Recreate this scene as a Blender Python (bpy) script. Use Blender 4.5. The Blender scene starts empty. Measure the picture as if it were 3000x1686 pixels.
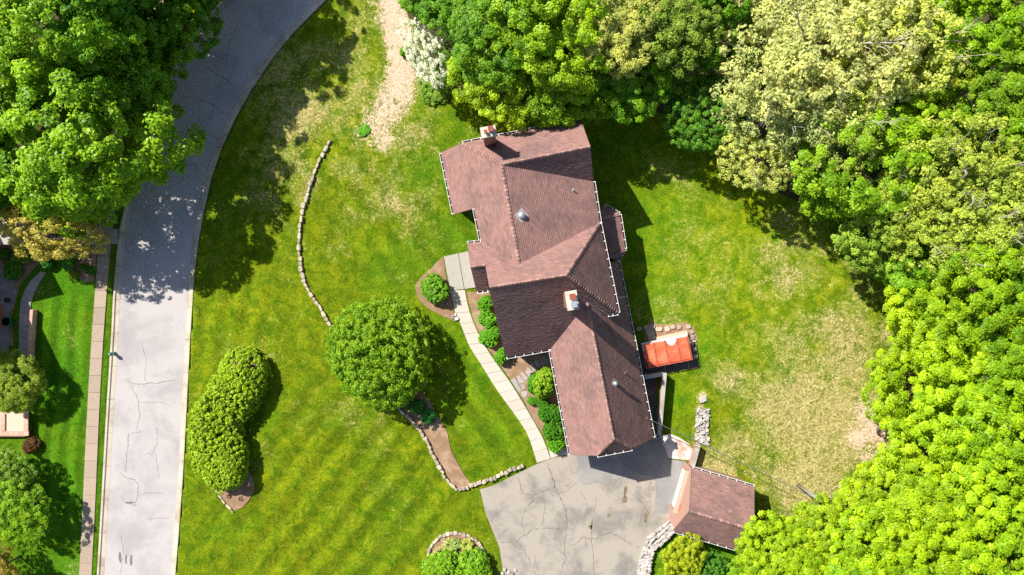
import bpy, bmesh, math, random
import numpy as np
from mathutils import Vector, Matrix
from mathutils.geometry import tessellate_polygon

sc = bpy.context.scene
COL = sc.collection
rnd = random.Random(7)

# ------------------------------------------------------------------ camera, sky, sun, exposure
S = 32.0            # photo pixels per metre on the ground
F = 2000.0          # focal length in photo pixels
H = F / S           # drone height
cam_d = bpy.data.cameras.new('camera')
cam = bpy.data.objects.new('camera', cam_d)
COL.objects.link(cam)
cam.location = (0, 0, H)
cam.rotation_euler = (0, 0, 0)
cam_d.sensor_width = 36.0
cam_d.lens = 36.0 * F / 3000.0
cam_d.clip_end = 3000.0
sc.camera = cam

SUN_EL = math.radians(43.0)
SUN_AZ = math.atan2(0.635, -0.772)                 # direction towards the sun in plan (x right, y up in the picture)
sun_vec = Vector((math.cos(SUN_AZ) * math.cos(SUN_EL), math.sin(SUN_AZ) * math.cos(SUN_EL), math.sin(SUN_EL)))
sd = bpy.data.lights.new('sun', 'SUN')
sd.energy = 5.0
sd.angle = math.radians(0.53)
sd.color = (1.0, 0.965, 0.90)
so = bpy.data.objects.new('sun', sd)
COL.objects.link(so)
so.location = (-40, 30, 60)
so.rotation_euler = sun_vec.to_track_quat('Z', 'Y').to_euler()

w = bpy.data.worlds.new('World')
sc.world = w
w.use_nodes = True
nt = w.node_tree
sky = nt.nodes.new('ShaderNodeTexSky')
sky.sky_type = 'NISHITA'
sky.sun_disc = False
sky.sun_elevation = SUN_EL
sky.sun_rotation = math.pi / 2 - SUN_AZ
sky.altitude = 200
nt.links.new(sky.outputs[0], nt.nodes['Background'].inputs[0])
nt.nodes['Background'].inputs[1].default_value = 0.085

sc.view_settings.view_transform = 'Standard'
sc.view_settings.look = 'None'
sc.view_settings.gamma = 1.0
sc.view_settings.use_curve_mapping = False
sc.view_settings.exposure = 0.80
sc.render.engine = 'CYCLES'
sc.cycles.max_bounces = 6
sc.cycles.diffuse_bounces = 3
sc.cycles.transmission_bounces = 4
sc.cycles.use_denoising = False

# ------------------------------------------------------------------ helpers
def P(px, py, z=0.0):
    """point at height z that the photo shows at pixel (px, py) of 3000 x 1686"""
    k = (1 - z / H) / S
    return Vector(((px - 1500) * k, -(py - 843) * k, z))
Q_ = 3000 / 2576.0
def D(dx, dy, z=0.0):
    return P(dx * Q_, dy * Q_, z)
def xy(pts):
    return [(p[0], p[1]) for p in pts]

def mesh_obj(name, verts, faces, mat=None, parent=None, smooth=False):
    me = bpy.data.meshes.new(name)
    me.from_pydata([tuple(v) for v in verts], [], faces)
    me.validate()
    me.update()
    if mat is not None:
        for m in (mat if isinstance(mat, (list, tuple)) else [mat]):
            me.materials.append(m)
    if smooth:
        me.polygons.foreach_set('use_smooth', [True] * len(me.polygons))
    o = bpy.data.objects.new(name, me)
    COL.objects.link(o)
    if parent is not None:
        o.parent = parent
    return o

def empty(name, loc=(0, 0, 0)):
    o = bpy.data.objects.new(name, None)
    o.empty_display_size = 0.3
    COL.objects.link(o)
    o.location = loc
    return o

def tag(o, label=None, cat=None, group=None, kind=None):
    if label: o['label'] = label
    if cat: o['category'] = cat
    if group: o['group'] = group
    if kind: o['kind'] = kind
    return o

def fix_parent(o):
    """children were built in world coordinates: shift them to the root's frame"""
    for c in o.children:
        c.location = Vector(c.location) - o.location

class MB:
    """mesh builder"""
    def __init__(s):
        s.v = []; s.f = []; s.mi = []
    def add(s, vs, fs, mi=0):
        b = len(s.v)
        s.v += [tuple(v) for v in vs]
        s.f += [tuple(b + i for i in f) for f in fs]
        s.mi += [mi] * len(fs)
    def box(s, c, size, rz=0.0, mi=0, taper=1.0):
        hx, hy, hz = size[0] / 2, size[1] / 2, size[2] / 2
        vs = []
        ca, sa = math.cos(rz), math.sin(rz)
        for z, t in ((-hz, 1.0), (hz, taper)):
            for x, y in ((-hx, -hy), (hx, -hy), (hx, hy), (-hx, hy)):
                x *= t; y *= t
                vs.append((c[0] + x * ca - y * sa, c[1] + x * sa + y * ca, c[2] + z))
        s.add(vs, [(3, 2, 1, 0), (4, 5, 6, 7), (0, 1, 5, 4), (1, 2, 6, 5), (2, 3, 7, 6), (3, 0, 4, 7)], mi)
    def prism(s, poly, z0, z1, mi=0, ins=0.0):
        """poly: ccw or cw list of xy; top may be inset"""
        n = len(poly)
        if area2(poly) < 0: poly = poly[::-1]
        top = offset_poly(poly, -ins) if ins else poly
        vs = [(x, y, z0) for x, y in poly] + [(x, y, z1) for x, y in top]
        fs = [(i, (i + 1) % n, n + (i + 1) % n, n + i) for i in range(n)]
        tris = tessellate_polygon([[Vector((x, y, 0)) for x, y in top]])
        for a, b, c in tris:
            pa, pb, pc = (top[i] for i in (a, b, c))
            if (pb[0] - pa[0]) * (pc[1] - pa[1]) - (pb[1] - pa[1]) * (pc[0] - pa[0]) < 0: b, c = c, b
            fs.append((n + a, n + b, n + c))
        s.add(vs, fs, mi)
    def tube(s, pts, radii, n=7, mi=0, cap=True):
        rings = []
        pts = [Vector(p) for p in pts]
        for i, p in enumerate(pts):
            d = (pts[min(i + 1, len(pts) - 1)] - pts[max(i - 1, 0)])
            if d.length < 1e-6: d = Vector((0, 0, 1))
            d.normalize()
            a = d.orthogonal().normalized() if i == 0 else (rings_a - d * rings_a.dot(d)).normalized()
            rings_a = a
            b = d.cross(a)
            rings.append([p + (a * math.cos(t) + b * math.sin(t)) * radii[i] for t in [2 * math.pi * k / n for k in range(n)]])
        vs = [v for r in rings for v in r]
        fs = []
        for i in range(len(pts) - 1):
            for k in range(n):
                fs.append((i * n + k, i * n + (k + 1) % n, (i + 1) * n + (k + 1) % n, (i + 1) * n + k))
        if cap:
            fs.append(tuple(range(n))[::-1])
            fs.append(tuple((len(pts) - 1) * n + k for k in range(n)))
        s.add(vs, fs, mi)
    def build(s, name, mat, parent=None, smooth=False):
        o = mesh_obj(name, s.v, s.f, mat, parent, smooth)
        if isinstance(mat, (list, tuple)) and len(o.data.polygons) == len(s.mi):
            o.data.polygons.foreach_set('material_index', s.mi)
        return o

def area2(p):
    return sum(p[i][0] * p[(i + 1) % len(p)][1] - p[(i + 1) % len(p)][0] * p[i][1] for i in range(len(p)))

def offset_poly(poly, d):
    """positive d grows a ccw polygon"""
    n = len(poly); out = []
    sg = 1 if area2(poly) > 0 else -1
    for i in range(n):
        a, b, c = Vector(poly[i - 1]).to_2d(), Vector(poly[i]).to_2d(), Vector(poly[(i + 1) % n]).to_2d()
        e1 = (b - a).normalized(); e2 = (c - b).normalized()
        n1 = Vector((e1.y, -e1.x)) * sg; n2 = Vector((e2.y, -e2.x)) * sg
        m = n1 + n2
        if m.length < 1e-5: m = n1.copy()
        m.normalize()
        k = min(3.0, 1 / max(0.25, m.dot(n1)))
        out.append((b.x + m.x * d * k, b.y + m.y * d * k))
    return out

def smooth_line(pts, per=6, closed=False):
    out = []
    n = len(pts)
    rng = range(n if closed else n - 1)
    for i in rng:
        if closed:
            p0, p1, p2, p3 = pts[i - 1], pts[i], pts[(i + 1) % n], pts[(i + 2) % n]
        else:
            p0, p1, p2, p3 = pts[max(i - 1, 0)], pts[i], pts[i + 1], pts[min(i + 2, n - 1)]
        for k in range(per):
            t = k / per
            out.append(tuple(0.5 * (2 * p1[j] + (p2[j] - p0[j]) * t + (2 * p0[j] - 5 * p1[j] + 4 * p2[j] - p3[j]) * t * t + (3 * p1[j] - p0[j] - 3 * p2[j] + p3[j]) * t ** 3) for j in (0, 1)))
    if not closed: out.append(tuple(pts[-1][:2]))
    return out

def resample(line, step):
    """points every `step` metres along a polyline"""
    out = [line[0]]; acc = 0.0
    for a, b in zip(line, line[1:]):
        L = math.dist(a, b)
        while acc + L >= step:
            t = (step - acc) / L
            a = (a[0] + (b[0] - a[0]) * t, a[1] + (b[1] - a[1]) * t)
            out.append(a); L = math.dist(a, b); acc = 0.0
        acc += L
    return out

def inside(X, Y, poly):
    r = np.zeros(X.shape, bool)
    n = len(poly)
    for i in range(n):
        x0, y0 = poly[i]; x1, y1 = poly[(i + 1) % n]
        if y0 == y1: continue
        c = ((y0 > Y) != (y1 > Y)) & (X < (x1 - x0) * (Y - y0) / (y1 - y0) + x0)
        r ^= c
    return r

def vnoise(X, Y, scale, seed):
    """smooth value noise 0..1"""
    r = np.random.RandomState(seed)
    T = r.rand(256, 256)
    x = X * scale + 1000.37; y = Y * scale + 1000.71
    xi = np.floor(x).astype(int); yi = np.floor(y).astype(int)
    fx = x - xi; fy = y - yi
    fx = fx * fx * (3 - 2 * fx); fy = fy * fy * (3 - 2 * fy)
    a = T[xi & 255, yi & 255]; b = T[(xi + 1) & 255, yi & 255]
    c = T[xi & 255, (yi + 1) & 255]; d = T[(xi + 1) & 255, (yi + 1) & 255]
    return (a * (1 - fx) + b * fx) * (1 - fy) + (c * (1 - fx) + d * fx) * fy

# ------------------------------------------------------------------ materials
def new_mat(name):
    m = bpy.data.materials.new(name)
    m.use_nodes = True
    t = m.node_tree
    b = t.nodes['Principled BSDF']
    b.inputs['Specular IOR Level'].default_value = 0.25
    return m, t, b
def nd(t, typ, **kw):
    n = t.nodes.new(typ)
    for k, v in kw.items(): setattr(n, k, v)
    return n
def math_n(t, op, a, b=None, clamp=False):
    n = nd(t, 'ShaderNodeMath', operation=op, use_clamp=clamp)
    for i, v in enumerate((a, b)):
        if v is None: continue
        if isinstance(v, (int, float)): n.inputs[i].default_value = v
        else: t.links.new(v, n.inputs[i])
    return n.outputs[0]
def mix_c(t, fac, a, b, mode='MIX'):
    n = nd(t, 'ShaderNodeMix', data_type='RGBA', blend_type=mode)
    for i, v in ((0, fac), (6, a), (7, b)):
        if isinstance(v, (int, float)): n.inputs[i].default_value = v
        elif isinstance(v, tuple): n.inputs[i].default_value = (*v, 1)
        else: t.links.new(v, n.inputs[i])
    return n.outputs[2]
def noise_n(t, scale, detail=4, rough=0.6, dist=0.0, vec=None):
    n = nd(t, 'ShaderNodeTexNoise')
    n.inputs['Scale'].default_value = scale
    n.inputs['Detail'].default_value = detail
    n.inputs['Roughness'].default_value = rough
    n.inputs['Distortion'].default_value = dist
    if vec is None:
        g = nd(t, 'ShaderNodeNewGeometry'); vec = g.outputs['Position']
    t.links.new(vec, n.inputs['Vector'])
    return n.outputs['Fac']
def smooth_n(t, v, lo, hi):
    n = nd(t, 'ShaderNodeMapRange', interpolation_type='SMOOTHSTEP')
    t.links.new(v, n.inputs[0])
    n.inputs[1].default_value = lo; n.inputs[2].default_value = hi
    return n.outputs[0]
def sc3(c, k): return tuple(min(1, x * k) for x in c)

def simple(name, c, rough=0.85, var=0.18, scale=6.0, c2=None, big=0.6, bump=0.25, bscale=30, metal=0.0, attr=None, spec=0.25):
    """speckled surface: fine noise, larger stains in a second colour, bump; attr: per-piece brightness attribute"""
    m, t, b = new_mat(name)
    f = noise_n(t, scale, 6, 0.7)
    col = mix_c(t, f, sc3(c, 1 - var), sc3(c, 1 + var))
    if c2 is not None:
        g = smooth_n(t, noise_n(t, big, 4, 0.65, 0.4), 0.42, 0.68)
        col = mix_c(t, g, col, mix_c(t, f, sc3(c2, 1 - var), sc3(c2, 1 + var)))
    if attr:
        a = nd(t, 'ShaderNodeAttribute', attribute_name=attr)
        k = math_n(t, 'ADD', math_n(t, 'MULTIPLY', a.outputs['Fac'], 0.5), 0.75)
        hsv = nd(t, 'ShaderNodeHueSaturation'); t.links.new(k, hsv.inputs['Value']); t.links.new(col, hsv.inputs['Color'])
        col = hsv.outputs[0]
    t.links.new(col, b.inputs['Base Color'])
    b.inputs['Roughness'].default_value = rough
    b.inputs['Metallic'].default_value = metal
    b.inputs['Specular IOR Level'].default_value = spec
    if bump:
        bp = nd(t, 'ShaderNodeBump'); bp.inputs['Strength'].default_value = bump; bp.inputs['Distance'].default_value = 0.02
        t.links.new(noise_n(t, bscale, 4, 0.7), bp.inputs['Height'])
        t.links.new(bp.outputs[0], b.inputs['Normal'])
    return m

def per_object(name, c, var=0.25, rough=0.85, scale=9.0, bump=0.3):
    """stone: brightness differs from object to object"""
    m, t, b = new_mat(name)
    oi = nd(t, 'ShaderNodeObjectInfo')
    f = noise_n(t, scale, 6, 0.7)
    col = mix_c(t, f, sc3(c, 0.72), sc3(c, 1.2))
    k = math_n(t, 'ADD', math_n(t, 'MULTIPLY', oi.outputs['Random'], 2 * var), 1 - var)
    hsv = nd(t, 'ShaderNodeHueSaturation'); t.links.new(k, hsv.inputs['Value']); t.links.new(col, hsv.inputs['Color'])
    t.links.new(hsv.outputs[0], b.inputs['Base Color'])
    b.inputs['Roughness'].default_value = rough
    bp = nd(t, 'ShaderNodeBump'); bp.inputs['Strength'].default_value = bump; bp.inputs['Distance'].default_value = 0.03
    t.links.new(noise_n(t, 14, 5, 0.7), bp.inputs['Height'])
    t.links.new(bp.outputs[0], b.inputs['Normal'])
    return m

def leaf_mat(name, trans=0.36):
    """leaf colour comes from the tree's own object colour, varied leaf by leaf"""
    m, t, b = new_mat(name)
    t.nodes.remove(b)
    oi = nd(t, 'ShaderNodeObjectInfo')
    a = nd(t, 'ShaderNodeAttribute', attribute_name='var')
    hsv = nd(t, 'ShaderNodeHueSaturation')
    t.links.new(oi.outputs['Color'], hsv.inputs['Color'])
    t.links.new(math_n(t, 'ADD', math_n(t, 'MULTIPLY', a.outputs['Fac'], 0.95), 0.5), hsv.inputs['Value'])
    t.links.new(math_n(t, 'ADD', math_n(t, 'MULTIPLY', a.outputs['Fac'], -0.04), 0.512), hsv.inputs['Hue'])
    df = nd(t, 'ShaderNodeBsdfDiffuse'); tr = nd(t, 'ShaderNodeBsdfTranslucent'); gl = nd(t, 'ShaderNodeBsdfGlossy')
    gl.inputs['Roughness'].default_value = 0.45
    gl.inputs['Color'].default_value = (0.9, 0.95, 0.85, 1)
    t.links.new(hsv.outputs[0], df.inputs[0])
    tc = mix_c(t, 1.0, hsv.outputs[0], (1.25, 1.15, 0.5), 'MULTIPLY')
    t.links.new(tc, tr.inputs[0])
    m1 = nd(t, 'ShaderNodeMixShader'); m1.inputs[0].default_value = trans
    t.links.new(df.outputs[0], m1.inputs[1]); t.links.new(tr.outputs[0], m1.inputs[2])
    m2 = nd(t, 'ShaderNodeMixShader'); m2.inputs[0].default_value = 0.015
    t.links.new(m1.outputs[0], m2.inputs[1]); t.links.new(gl.outputs[0], m2.inputs[2])
    t.links.new(m2.outputs[0], t.nodes['Material Output'].inputs[0])
    return m

def lawn_mat():
    m, t, b = new_mat('lawn_grass')
    a = nd(t, 'ShaderNodeAttribute', attribute_name='mask')
    sep = nd(t, 'ShaderNodeSeparateColor'); t.links.new(a.outputs['Color'], sep.inputs[0])
    dry, soil, stripe = sep.outputs[0], sep.outputs[1], sep.outputs[2]
    lush = a.outputs['Alpha']
    fine = noise_n(t, 5.5, 6, 0.75, 0.6)
    mid = noise_n(t, 0.9, 5, 0.65, 0.8)
    big = noise_n(t, 0.22, 4, 0.6, 0.5)
    green = mix_c(t, smooth_n(t, mid, 0.3, 0.7), (0.054, 0.112, 0.0025), (0.195, 0.225, 0.005))
    green = mix_c(t, math_n(t, 'MULTIPLY', smooth_n(t, big, 0.4, 0.65), 0.40), green, (0.088, 0.155, 0.003))
    green = mix_c(t, math_n(t, 'MULTIPLY', smooth_n(t, noise_n(t, 2.6, 5, 0.7, 1.0), 0.52, 0.70), 0.55), green, (0.23, 0.255, 0.014))
    green = mix_c(t, math_n(t, 'MULTIPLY', smooth_n(t, noise_n(t, 1.7, 5, 0.7, 1.5), 0.56, 0.72), 0.6), green, (0.030, 0.090, 0.003))
    green = mix_c(t, lush, green, mix_c(t, mid, (0.030, 0.125, 0.004), (0.085, 0.215, 0.006)))
    k = math_n(t, 'ADD', math_n(t, 'MULTIPLY', math_n(t, 'SUBTRACT', stripe, 0.5), 0.62), 1.0)
    hs = nd(t, 'ShaderNodeHueSaturation'); t.links.new(k, hs.inputs['Value']); t.links.new(green, hs.inputs['Color'])
    green = hs.outputs[0]
    # dry blades, broken up by noise
    strand = noise_n(t, 1.9, 6, 0.72, 2.6)
    dn = math_n(t, 'ADD', dry, math_n(t, 'MULTIPLY', math_n(t, 'SUBTRACT', fine, 0.5), 0.9))
    dn = math_n(t, 'ADD', dn, math_n(t, 'MULTIPLY', math_n(t, 'SUBTRACT', mid, 0.5), 0.8))
    dn = math_n(t, 'ADD', dn, math_n(t, 'MULTIPLY', math_n(t, 'SUBTRACT', big, 0.5), 1.3))
    dn = math_n(t, 'ADD', dn, math_n(t, 'MULTIPLY', math_n(t, 'SUBTRACT', strand, 0.5), 1.2))
    c1 = mix_c(t, smooth_n(t, dn, 0.25, 0.85), green, mix_c(t, smooth_n(t, strand, 0.3, 0.7), (0.17, 0.155, 0.020), (0.50, 0.41, 0.18)))
    sn = math_n(t, 'ADD', soil, math_n(t, 'MULTIPLY', math_n(t, 'SUBTRACT', fine, 0.5), 0.8))
    sn = math_n(t, 'ADD', sn, math_n(t, 'MULTIPLY', math_n(t, 'SUBTRACT', strand, 0.5), 1.3))
    sn = math_n(t, 'ADD', sn, math_n(t, 'MULTIPLY', math_n(t, 'SUBTRACT', mid, 0.5), 0.6))
    c2 = mix_c(t, smooth_n(t, sn, 0.45, 0.80), c1, mix_c(t, fine, (0.40, 0.27, 0.16), (0.70, 0.53, 0.38)))
    v = math_n(t, 'ADD', math_n(t, 'ADD', math_n(t, 'MULTIPLY', fine, 1.1), math_n(t, 'MULTIPLY', strand, 1.0)), -0.05)
    h2 = nd(t, 'ShaderNodeHueSaturation'); t.links.new(v, h2.inputs['Value']); t.links.new(c2, h2.inputs['Color'])
    t.links.new(h2.outputs[0], b.inputs['Base Color'])
    b.inputs['Roughness'].default_value = 0.95
    b.inputs['Specular IOR Level'].default_value = 0.05
    bp = nd(t, 'ShaderNodeBump'); bp.inputs['Strength'].default_value = 0.55; bp.inputs['Distance'].default_value = 0.10
    t.links.new(noise_n(t, 6.0, 6, 0.8), bp.inputs['Height'])
    t.links.new(bp.outputs[0], b.inputs['Normal'])
    return m

def brick_mat(name, c1, c2, mortar, horiz_dir=0.0):
    """brick courses on upright walls: u runs along the wall, v up"""
    m, t, b = new_mat(name)
    g = nd(t, 'ShaderNodeNewGeometry')
    s = nd(t, 'ShaderNodeSeparateXYZ'); t.links.new(g.outputs['Position'], s.inputs[0])
    u = math_n(t, 'ADD', math_n(t, 'MULTIPLY', s.outputs[0], math.cos(horiz_dir) + 0.5), math_n(t, 'MULTIPLY', s.outputs[1], math.sin(horiz_dir) + 0.5))
    c = nd(t, 'ShaderNodeCombineXYZ'); t.links.new(u, c.inputs[0]); t.links.new(s.outputs[2], c.inputs[1])
    br = nd(t, 'ShaderNodeTexBrick')
    t.links.new(c.outputs[0], br.inputs['Vector'])
    br.inputs['Scale'].default_value = 1.0
    br.inputs['Brick Width'].default_value = 0.22
    br.inputs['Row Height'].default_value = 0.075
    br.inputs['Mortar Size'].default_value = 0.008
    br.inputs['Color1'].default_value = (*c1, 1); br.inputs['Color2'].default_value = (*c2, 1); br.inputs['Mortar'].default_value = (*mortar, 1)
    f = noise_n(t, 7, 5, 0.7)
    t.links.new(mix_c(t, 0.5, br.outputs[0], mix_c(t, f, sc3(c1, 0.5), sc3(c2, 1.4))), b.inputs['Base Color'])
    b.inputs['Roughness'].default_value = 0.9
    return m

MAT = {
    'lawn': lawn_mat(),
    'asphalt_road': simple('pale_worn_asphalt', (0.425, 0.385, 0.365), 0.9, 0.12, 14, (0.33, 0.30, 0.29), 0.25, 0.2, 60),
    'kerb': simple('kerb_concrete', (0.50, 0.43, 0.33), 0.9, 0.15, 5, (0.36, 0.28, 0.20), 0.5, 0.3, 40),
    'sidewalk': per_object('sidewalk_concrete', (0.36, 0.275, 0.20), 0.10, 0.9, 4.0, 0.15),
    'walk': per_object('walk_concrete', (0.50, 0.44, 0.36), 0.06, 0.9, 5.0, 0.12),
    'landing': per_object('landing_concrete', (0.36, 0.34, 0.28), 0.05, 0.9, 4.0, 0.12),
    'drive': simple('driveway_asphalt', (0.34, 0.295, 0.24), 0.92, 0.22, 9, (0.205, 0.185, 0.16), 0.4, 0.25, 60),
    'drive_dark': simple('driveway_dark_asphalt', (0.22, 0.21, 0.20), 0.92, 0.16, 8, (0.30, 0.275, 0.24), 0.5, 0.25, 60),
    'crack': simple('crack_fill', (0.13, 0.105, 0.075), 0.95, 0.4, 12, (0.33, 0.27, 0.19), 1.8, 0.2),
    'hairline': simple('hairline_crack', (0.16, 0.145, 0.14), 0.95, 0.3, 12),
    'stain': simple('oil_stain', (0.16, 0.11, 0.06), 0.85, 0.4, 9, (0.25, 0.20, 0.13), 3.0),
    'mulch': simple('brown_mulch', (0.25, 0.150, 0.085), 0.95, 0.5, 11, (0.36, 0.24, 0.15), 0.9, 0.6, 25),
    'gravel': simple('white_gravel', (0.62, 0.54, 0.48), 0.95, 0.38, 10, (0.42, 0.27, 0.19), 0.8, 0.8, 22),
    'grey_gravel': simple('grey_gravel', (0.26, 0.22, 0.20), 0.95, 0.45, 9, (0.36, 0.32, 0.30), 0.9, 0.8, 22),
    'litter': simple('leaf_litter', (0.070, 0.050, 0.024), 0.95, 0.5, 5, (0.05, 0.075, 0.012), 0.5, 0.6, 20),
    'stone': per_object('limestone', (0.44, 0.36, 0.27), 0.30, 0.9, 7.0, 0.5),
    'rock': per_object('grey_white_rock', (0.43, 0.385, 0.345), 0.38, 0.9, 9.0, 0.7),
    'flag': per_object('flagstone', (0.37, 0.33, 0.30), 0.12, 0.9, 5.0, 0.3),
    'white': simple('white_paint', (0.78, 0.76, 0.73), 0.5, 0.05, 8, bump=0),
    'gutter_in': simple('gutter_brown', (0.10, 0.06, 0.045), 0.9, 0.4, 9),  # dark brown for the inside faces of the gutter channel
    'shingle': simple('brown_shingle', (0.262, 0.145, 0.124), 0.93, 0.20, 13, (0.185, 0.112, 0.100), 0.45, 0.35, 70, attr='var', spec=0.12),
    'ridge': per_object('ridge_shingle', (0.30, 0.170, 0.143), 0.34, 0.93, 12.0, 0.3),
    'brick': brick_mat('red_brick', (0.30, 0.125, 0.085), (0.23, 0.095, 0.07), (0.36, 0.31, 0.27)),
    'pink_brick': brick_mat('pale_pink_brick', (0.42, 0.235, 0.175), (0.34, 0.17, 0.125), (0.46, 0.40, 0.34)),
    'concrete': simple('cast_concrete', (0.40, 0.365, 0.315), 0.9, 0.18, 6, (0.30, 0.26, 0.215), 0.9, 0.3, 40),
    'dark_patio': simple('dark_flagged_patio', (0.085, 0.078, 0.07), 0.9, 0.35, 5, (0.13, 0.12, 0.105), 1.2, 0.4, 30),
    'red_fabric': simple('orange_red_canopy', (0.60, 0.115, 0.045), 0.42, 0.10, 3.5, (0.66, 0.19, 0.10), 1.3, 0.25, 9, spec=0.5),
    'red_metal': simple('red_painted_rail', (0.52, 0.12, 0.075), 0.45, 0.1, 8, bump=0),
    'flue': simple('clay_flue', (0.27, 0.075, 0.04), 0.8, 0.2, 10),
    'cap': simple('chimney_cap_concrete', (0.56, 0.49, 0.40), 0.9, 0.15, 7, (0.44, 0.37, 0.29), 1.5, 0.3, 30),
    'steel': simple('galvanised_metal', (0.62, 0.66, 0.68), 0.35, 0.08, 6, metal=0.7, bump=0),
    'lead': simple('grey_lead', (0.34, 0.31, 0.29), 0.6, 0.2, 9, bump=0),
    'glass': simple('window_glass', (0.04, 0.05, 0.06), 0.08, 0.1, 2, bump=0, spec=0.8),
    'wood': simple('weathered_wood', (0.30, 0.285, 0.22), 0.9, 0.25, 14, (0.22, 0.24, 0.18), 2.0, 0.4, 40),
    'bark': simple('tree_bark', (0.10, 0.072, 0.05), 0.95, 0.35, 9, bump=0.6),
    'pale_bark': simple('pale_bark', (0.42, 0.37, 0.29), 0.9, 0.25, 6, (0.28, 0.23, 0.17), 1.5, 0.4),
    'twig': simple('dead_twigs', (0.30, 0.20, 0.13), 0.95, 0.35, 9),
    'leaf': leaf_mat('leaves'),
    'blossom': leaf_mat('blossom', 0.25),
    'needle': leaf_mat('dense_needles', 0.18),
    'green_plastic': simple('green_plastic', (0.0, 0.17, 0.095), 0.4, 0.1, 8, bump=0, spec=0.5),
    'hydrant': simple('hydrant_green', (0.03, 0.20, 0.12), 0.45, 0.15, 8, bump=0, spec=0.5),
    'terracotta': simple('terracotta_paving', (0.40, 0.145, 0.085), 0.85, 0.15, 6, bump=0.2),
    'pink_stone': per_object('pink_coping', (0.62, 0.34, 0.25), 0.10, 0.85, 6.0, 0.2),
    'sand': simple('pale_sand', (0.60, 0.44, 0.33), 0.95, 0.15, 8, bump=0.4),
    'black': simple('black_metal', (0.02, 0.02, 0.022), 0.5, 0.2, 8, bump=0),
    'wire': simple('wire_rubber', (0.05, 0.05, 0.045), 0.7, 0.1, 8, bump=0),
    'wire_light': simple('wire_aluminium', (0.22, 0.22, 0.20), 0.5, 0.1, 8, bump=0),
    'grey_roof': simple('grey_flat_roof', (0.40, 0.36, 0.31), 0.9, 0.12, 5, (0.33, 0.29, 0.25), 0.7),
}

# ------------------------------------------------------------------ outlines on the ground (photo pixels)
def PX(*pts): return [tuple(P(x, y)[:2]) for x, y in pts]
def DX(*pts): return [tuple(D(x, y)[:2]) for x, y in pts]

kerbR_out = smooth_line(PX((1120, -170), (1030, -75), (955, 0), (899, 56), (835, 124), (771, 210), (707, 313), (655, 420), (617, 527), (597, 620), (583, 693), (573, 776), (566, 845), (561, 949), (557, 1000), (540, 1332), (526, 1536), (514, 1686), (500, 1900), (492, 2050)))
kerbR_in = smooth_line(PX((1096, -170), (1006, -75), (932, 0), (877, 54), (814, 120), (750, 206), (687, 309), (636, 416), (598, 522), (578, 616), (565, 690), (556, 773), (549, 845), (545, 949), (541, 1000), (524, 1332), (510, 1536), (498, 1686), (484, 1900), (476, 2050)))
kerbL_out = smooth_line(PX((790, -170), (710, -75), (650, 0), (599, 58), (552, 118), (510, 195), (469, 280), (437, 377), (405, 470), (377, 560), (360, 625), (346, 700), (338, 790), (331, 880), (325, 1000), (312, 1200), (298, 1450), (284, 1686), (270, 1900), (262, 2050)))
kerbL_in = smooth_line(PX((808, -170), (728, -75), (667, 0), (616, 62), (569, 122), (527, 200), (486, 284), (454, 381), (422, 474), (395, 564), (379, 628), (365, 700), (357, 790), (350, 880), (344, 1000), (331, 1200), (317, 1450), (303, 1686), (289, 1900), (281, 2050)))
road_poly = kerbL_in + kerbR_in[::-1]
road_hole = kerbL_out + kerbR_out[::-1]

sw_right = smooth_line(PX((640, -170), (560, -75), (505, 0), (440, 110), (400, 210), (372, 330), (350, 480), (337, 600), (331, 668), (325, 717), (318, 800), (309, 920), (303, 1000), (292, 1200), (281, 1450), (269, 1686), (257, 1900), (250, 2050)))
sw_left = smooth_line(PX((605, -170), (525, -75), (470, 0), (405, 110), (365, 210), (337, 330), (315, 480), (302, 600), (296, 668), (290, 717), (283, 800), (274, 920), (268, 1000), (256, 1200), (244, 1450), (232, 1686), (220, 1900), (213, 2050)))
walk_l = smooth_line(PX((1319, 852), (1326, 885), (1335, 921), (1352, 956), (1373, 1011), (1414, 1076), (1455, 1142), (1497, 1200), (1513, 1222), (1542, 1266), (1559, 1311), (1573, 1357)), 8)
walk_r = smooth_line(PX((1362, 850), (1369, 886), (1379.5, 924), (1397, 968), (1421, 1014), (1455.5, 1066), (1493.5, 1118), (1535, 1185), (1557, 1223), (1587, 1276), (1604, 1318), (1613, 1344)), 8)
drive_poly = PX((1405, 1434), (1450, 1421), (1500, 1395), (1570, 1361), (1612, 1343), (1664, 1334), (1800, 1290), (1930, 1278), (1956, 1300), (1958, 1345), (2012, 1352), (2006, 1385), (1988, 1450), (1972, 1510), (1962, 1532), (1940, 1552), (1902, 1585), (1881, 1634), (1868, 1686), (1850, 1800), (1840, 1900), (1480, 1900), (1472, 1760), (1472, 1670), (1462, 1604), (1443, 1557), (1422, 1506))
gravel_poly = PX((1930, 1280), (1960, 1268), (1990, 1280), (2022, 1300), (2036, 1330), (2026, 1352), (1958, 1345))
gravel2_poly = PX((1603, 1303), (1620, 1312), (1645, 1312), (1672, 1310), (1672, 1334), (1640, 1337), (1613, 1344))
bed_front = PX((1364, 852), (1397, 853), (1436, 850), (1470, 960), (1500, 1040), (1560, 1020), (1640, 1020), (1650, 1120), (1690, 1340), (1640, 1325), (1603, 1305), (1587, 1276), (1557, 1223), (1535, 1185), (1493.5, 1118), (1455.5, 1066), (1421, 1014), (1397, 968), (1379.5, 924))
bed_tri = smooth_line(PX((1300, 752), (1270, 775), (1236, 808), (1214, 834), (1217, 862), (1236, 893), (1270, 918), (1310, 937), (1336, 945), (1333, 920), (1319, 852), (1308, 790)), 4, True)
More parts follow.
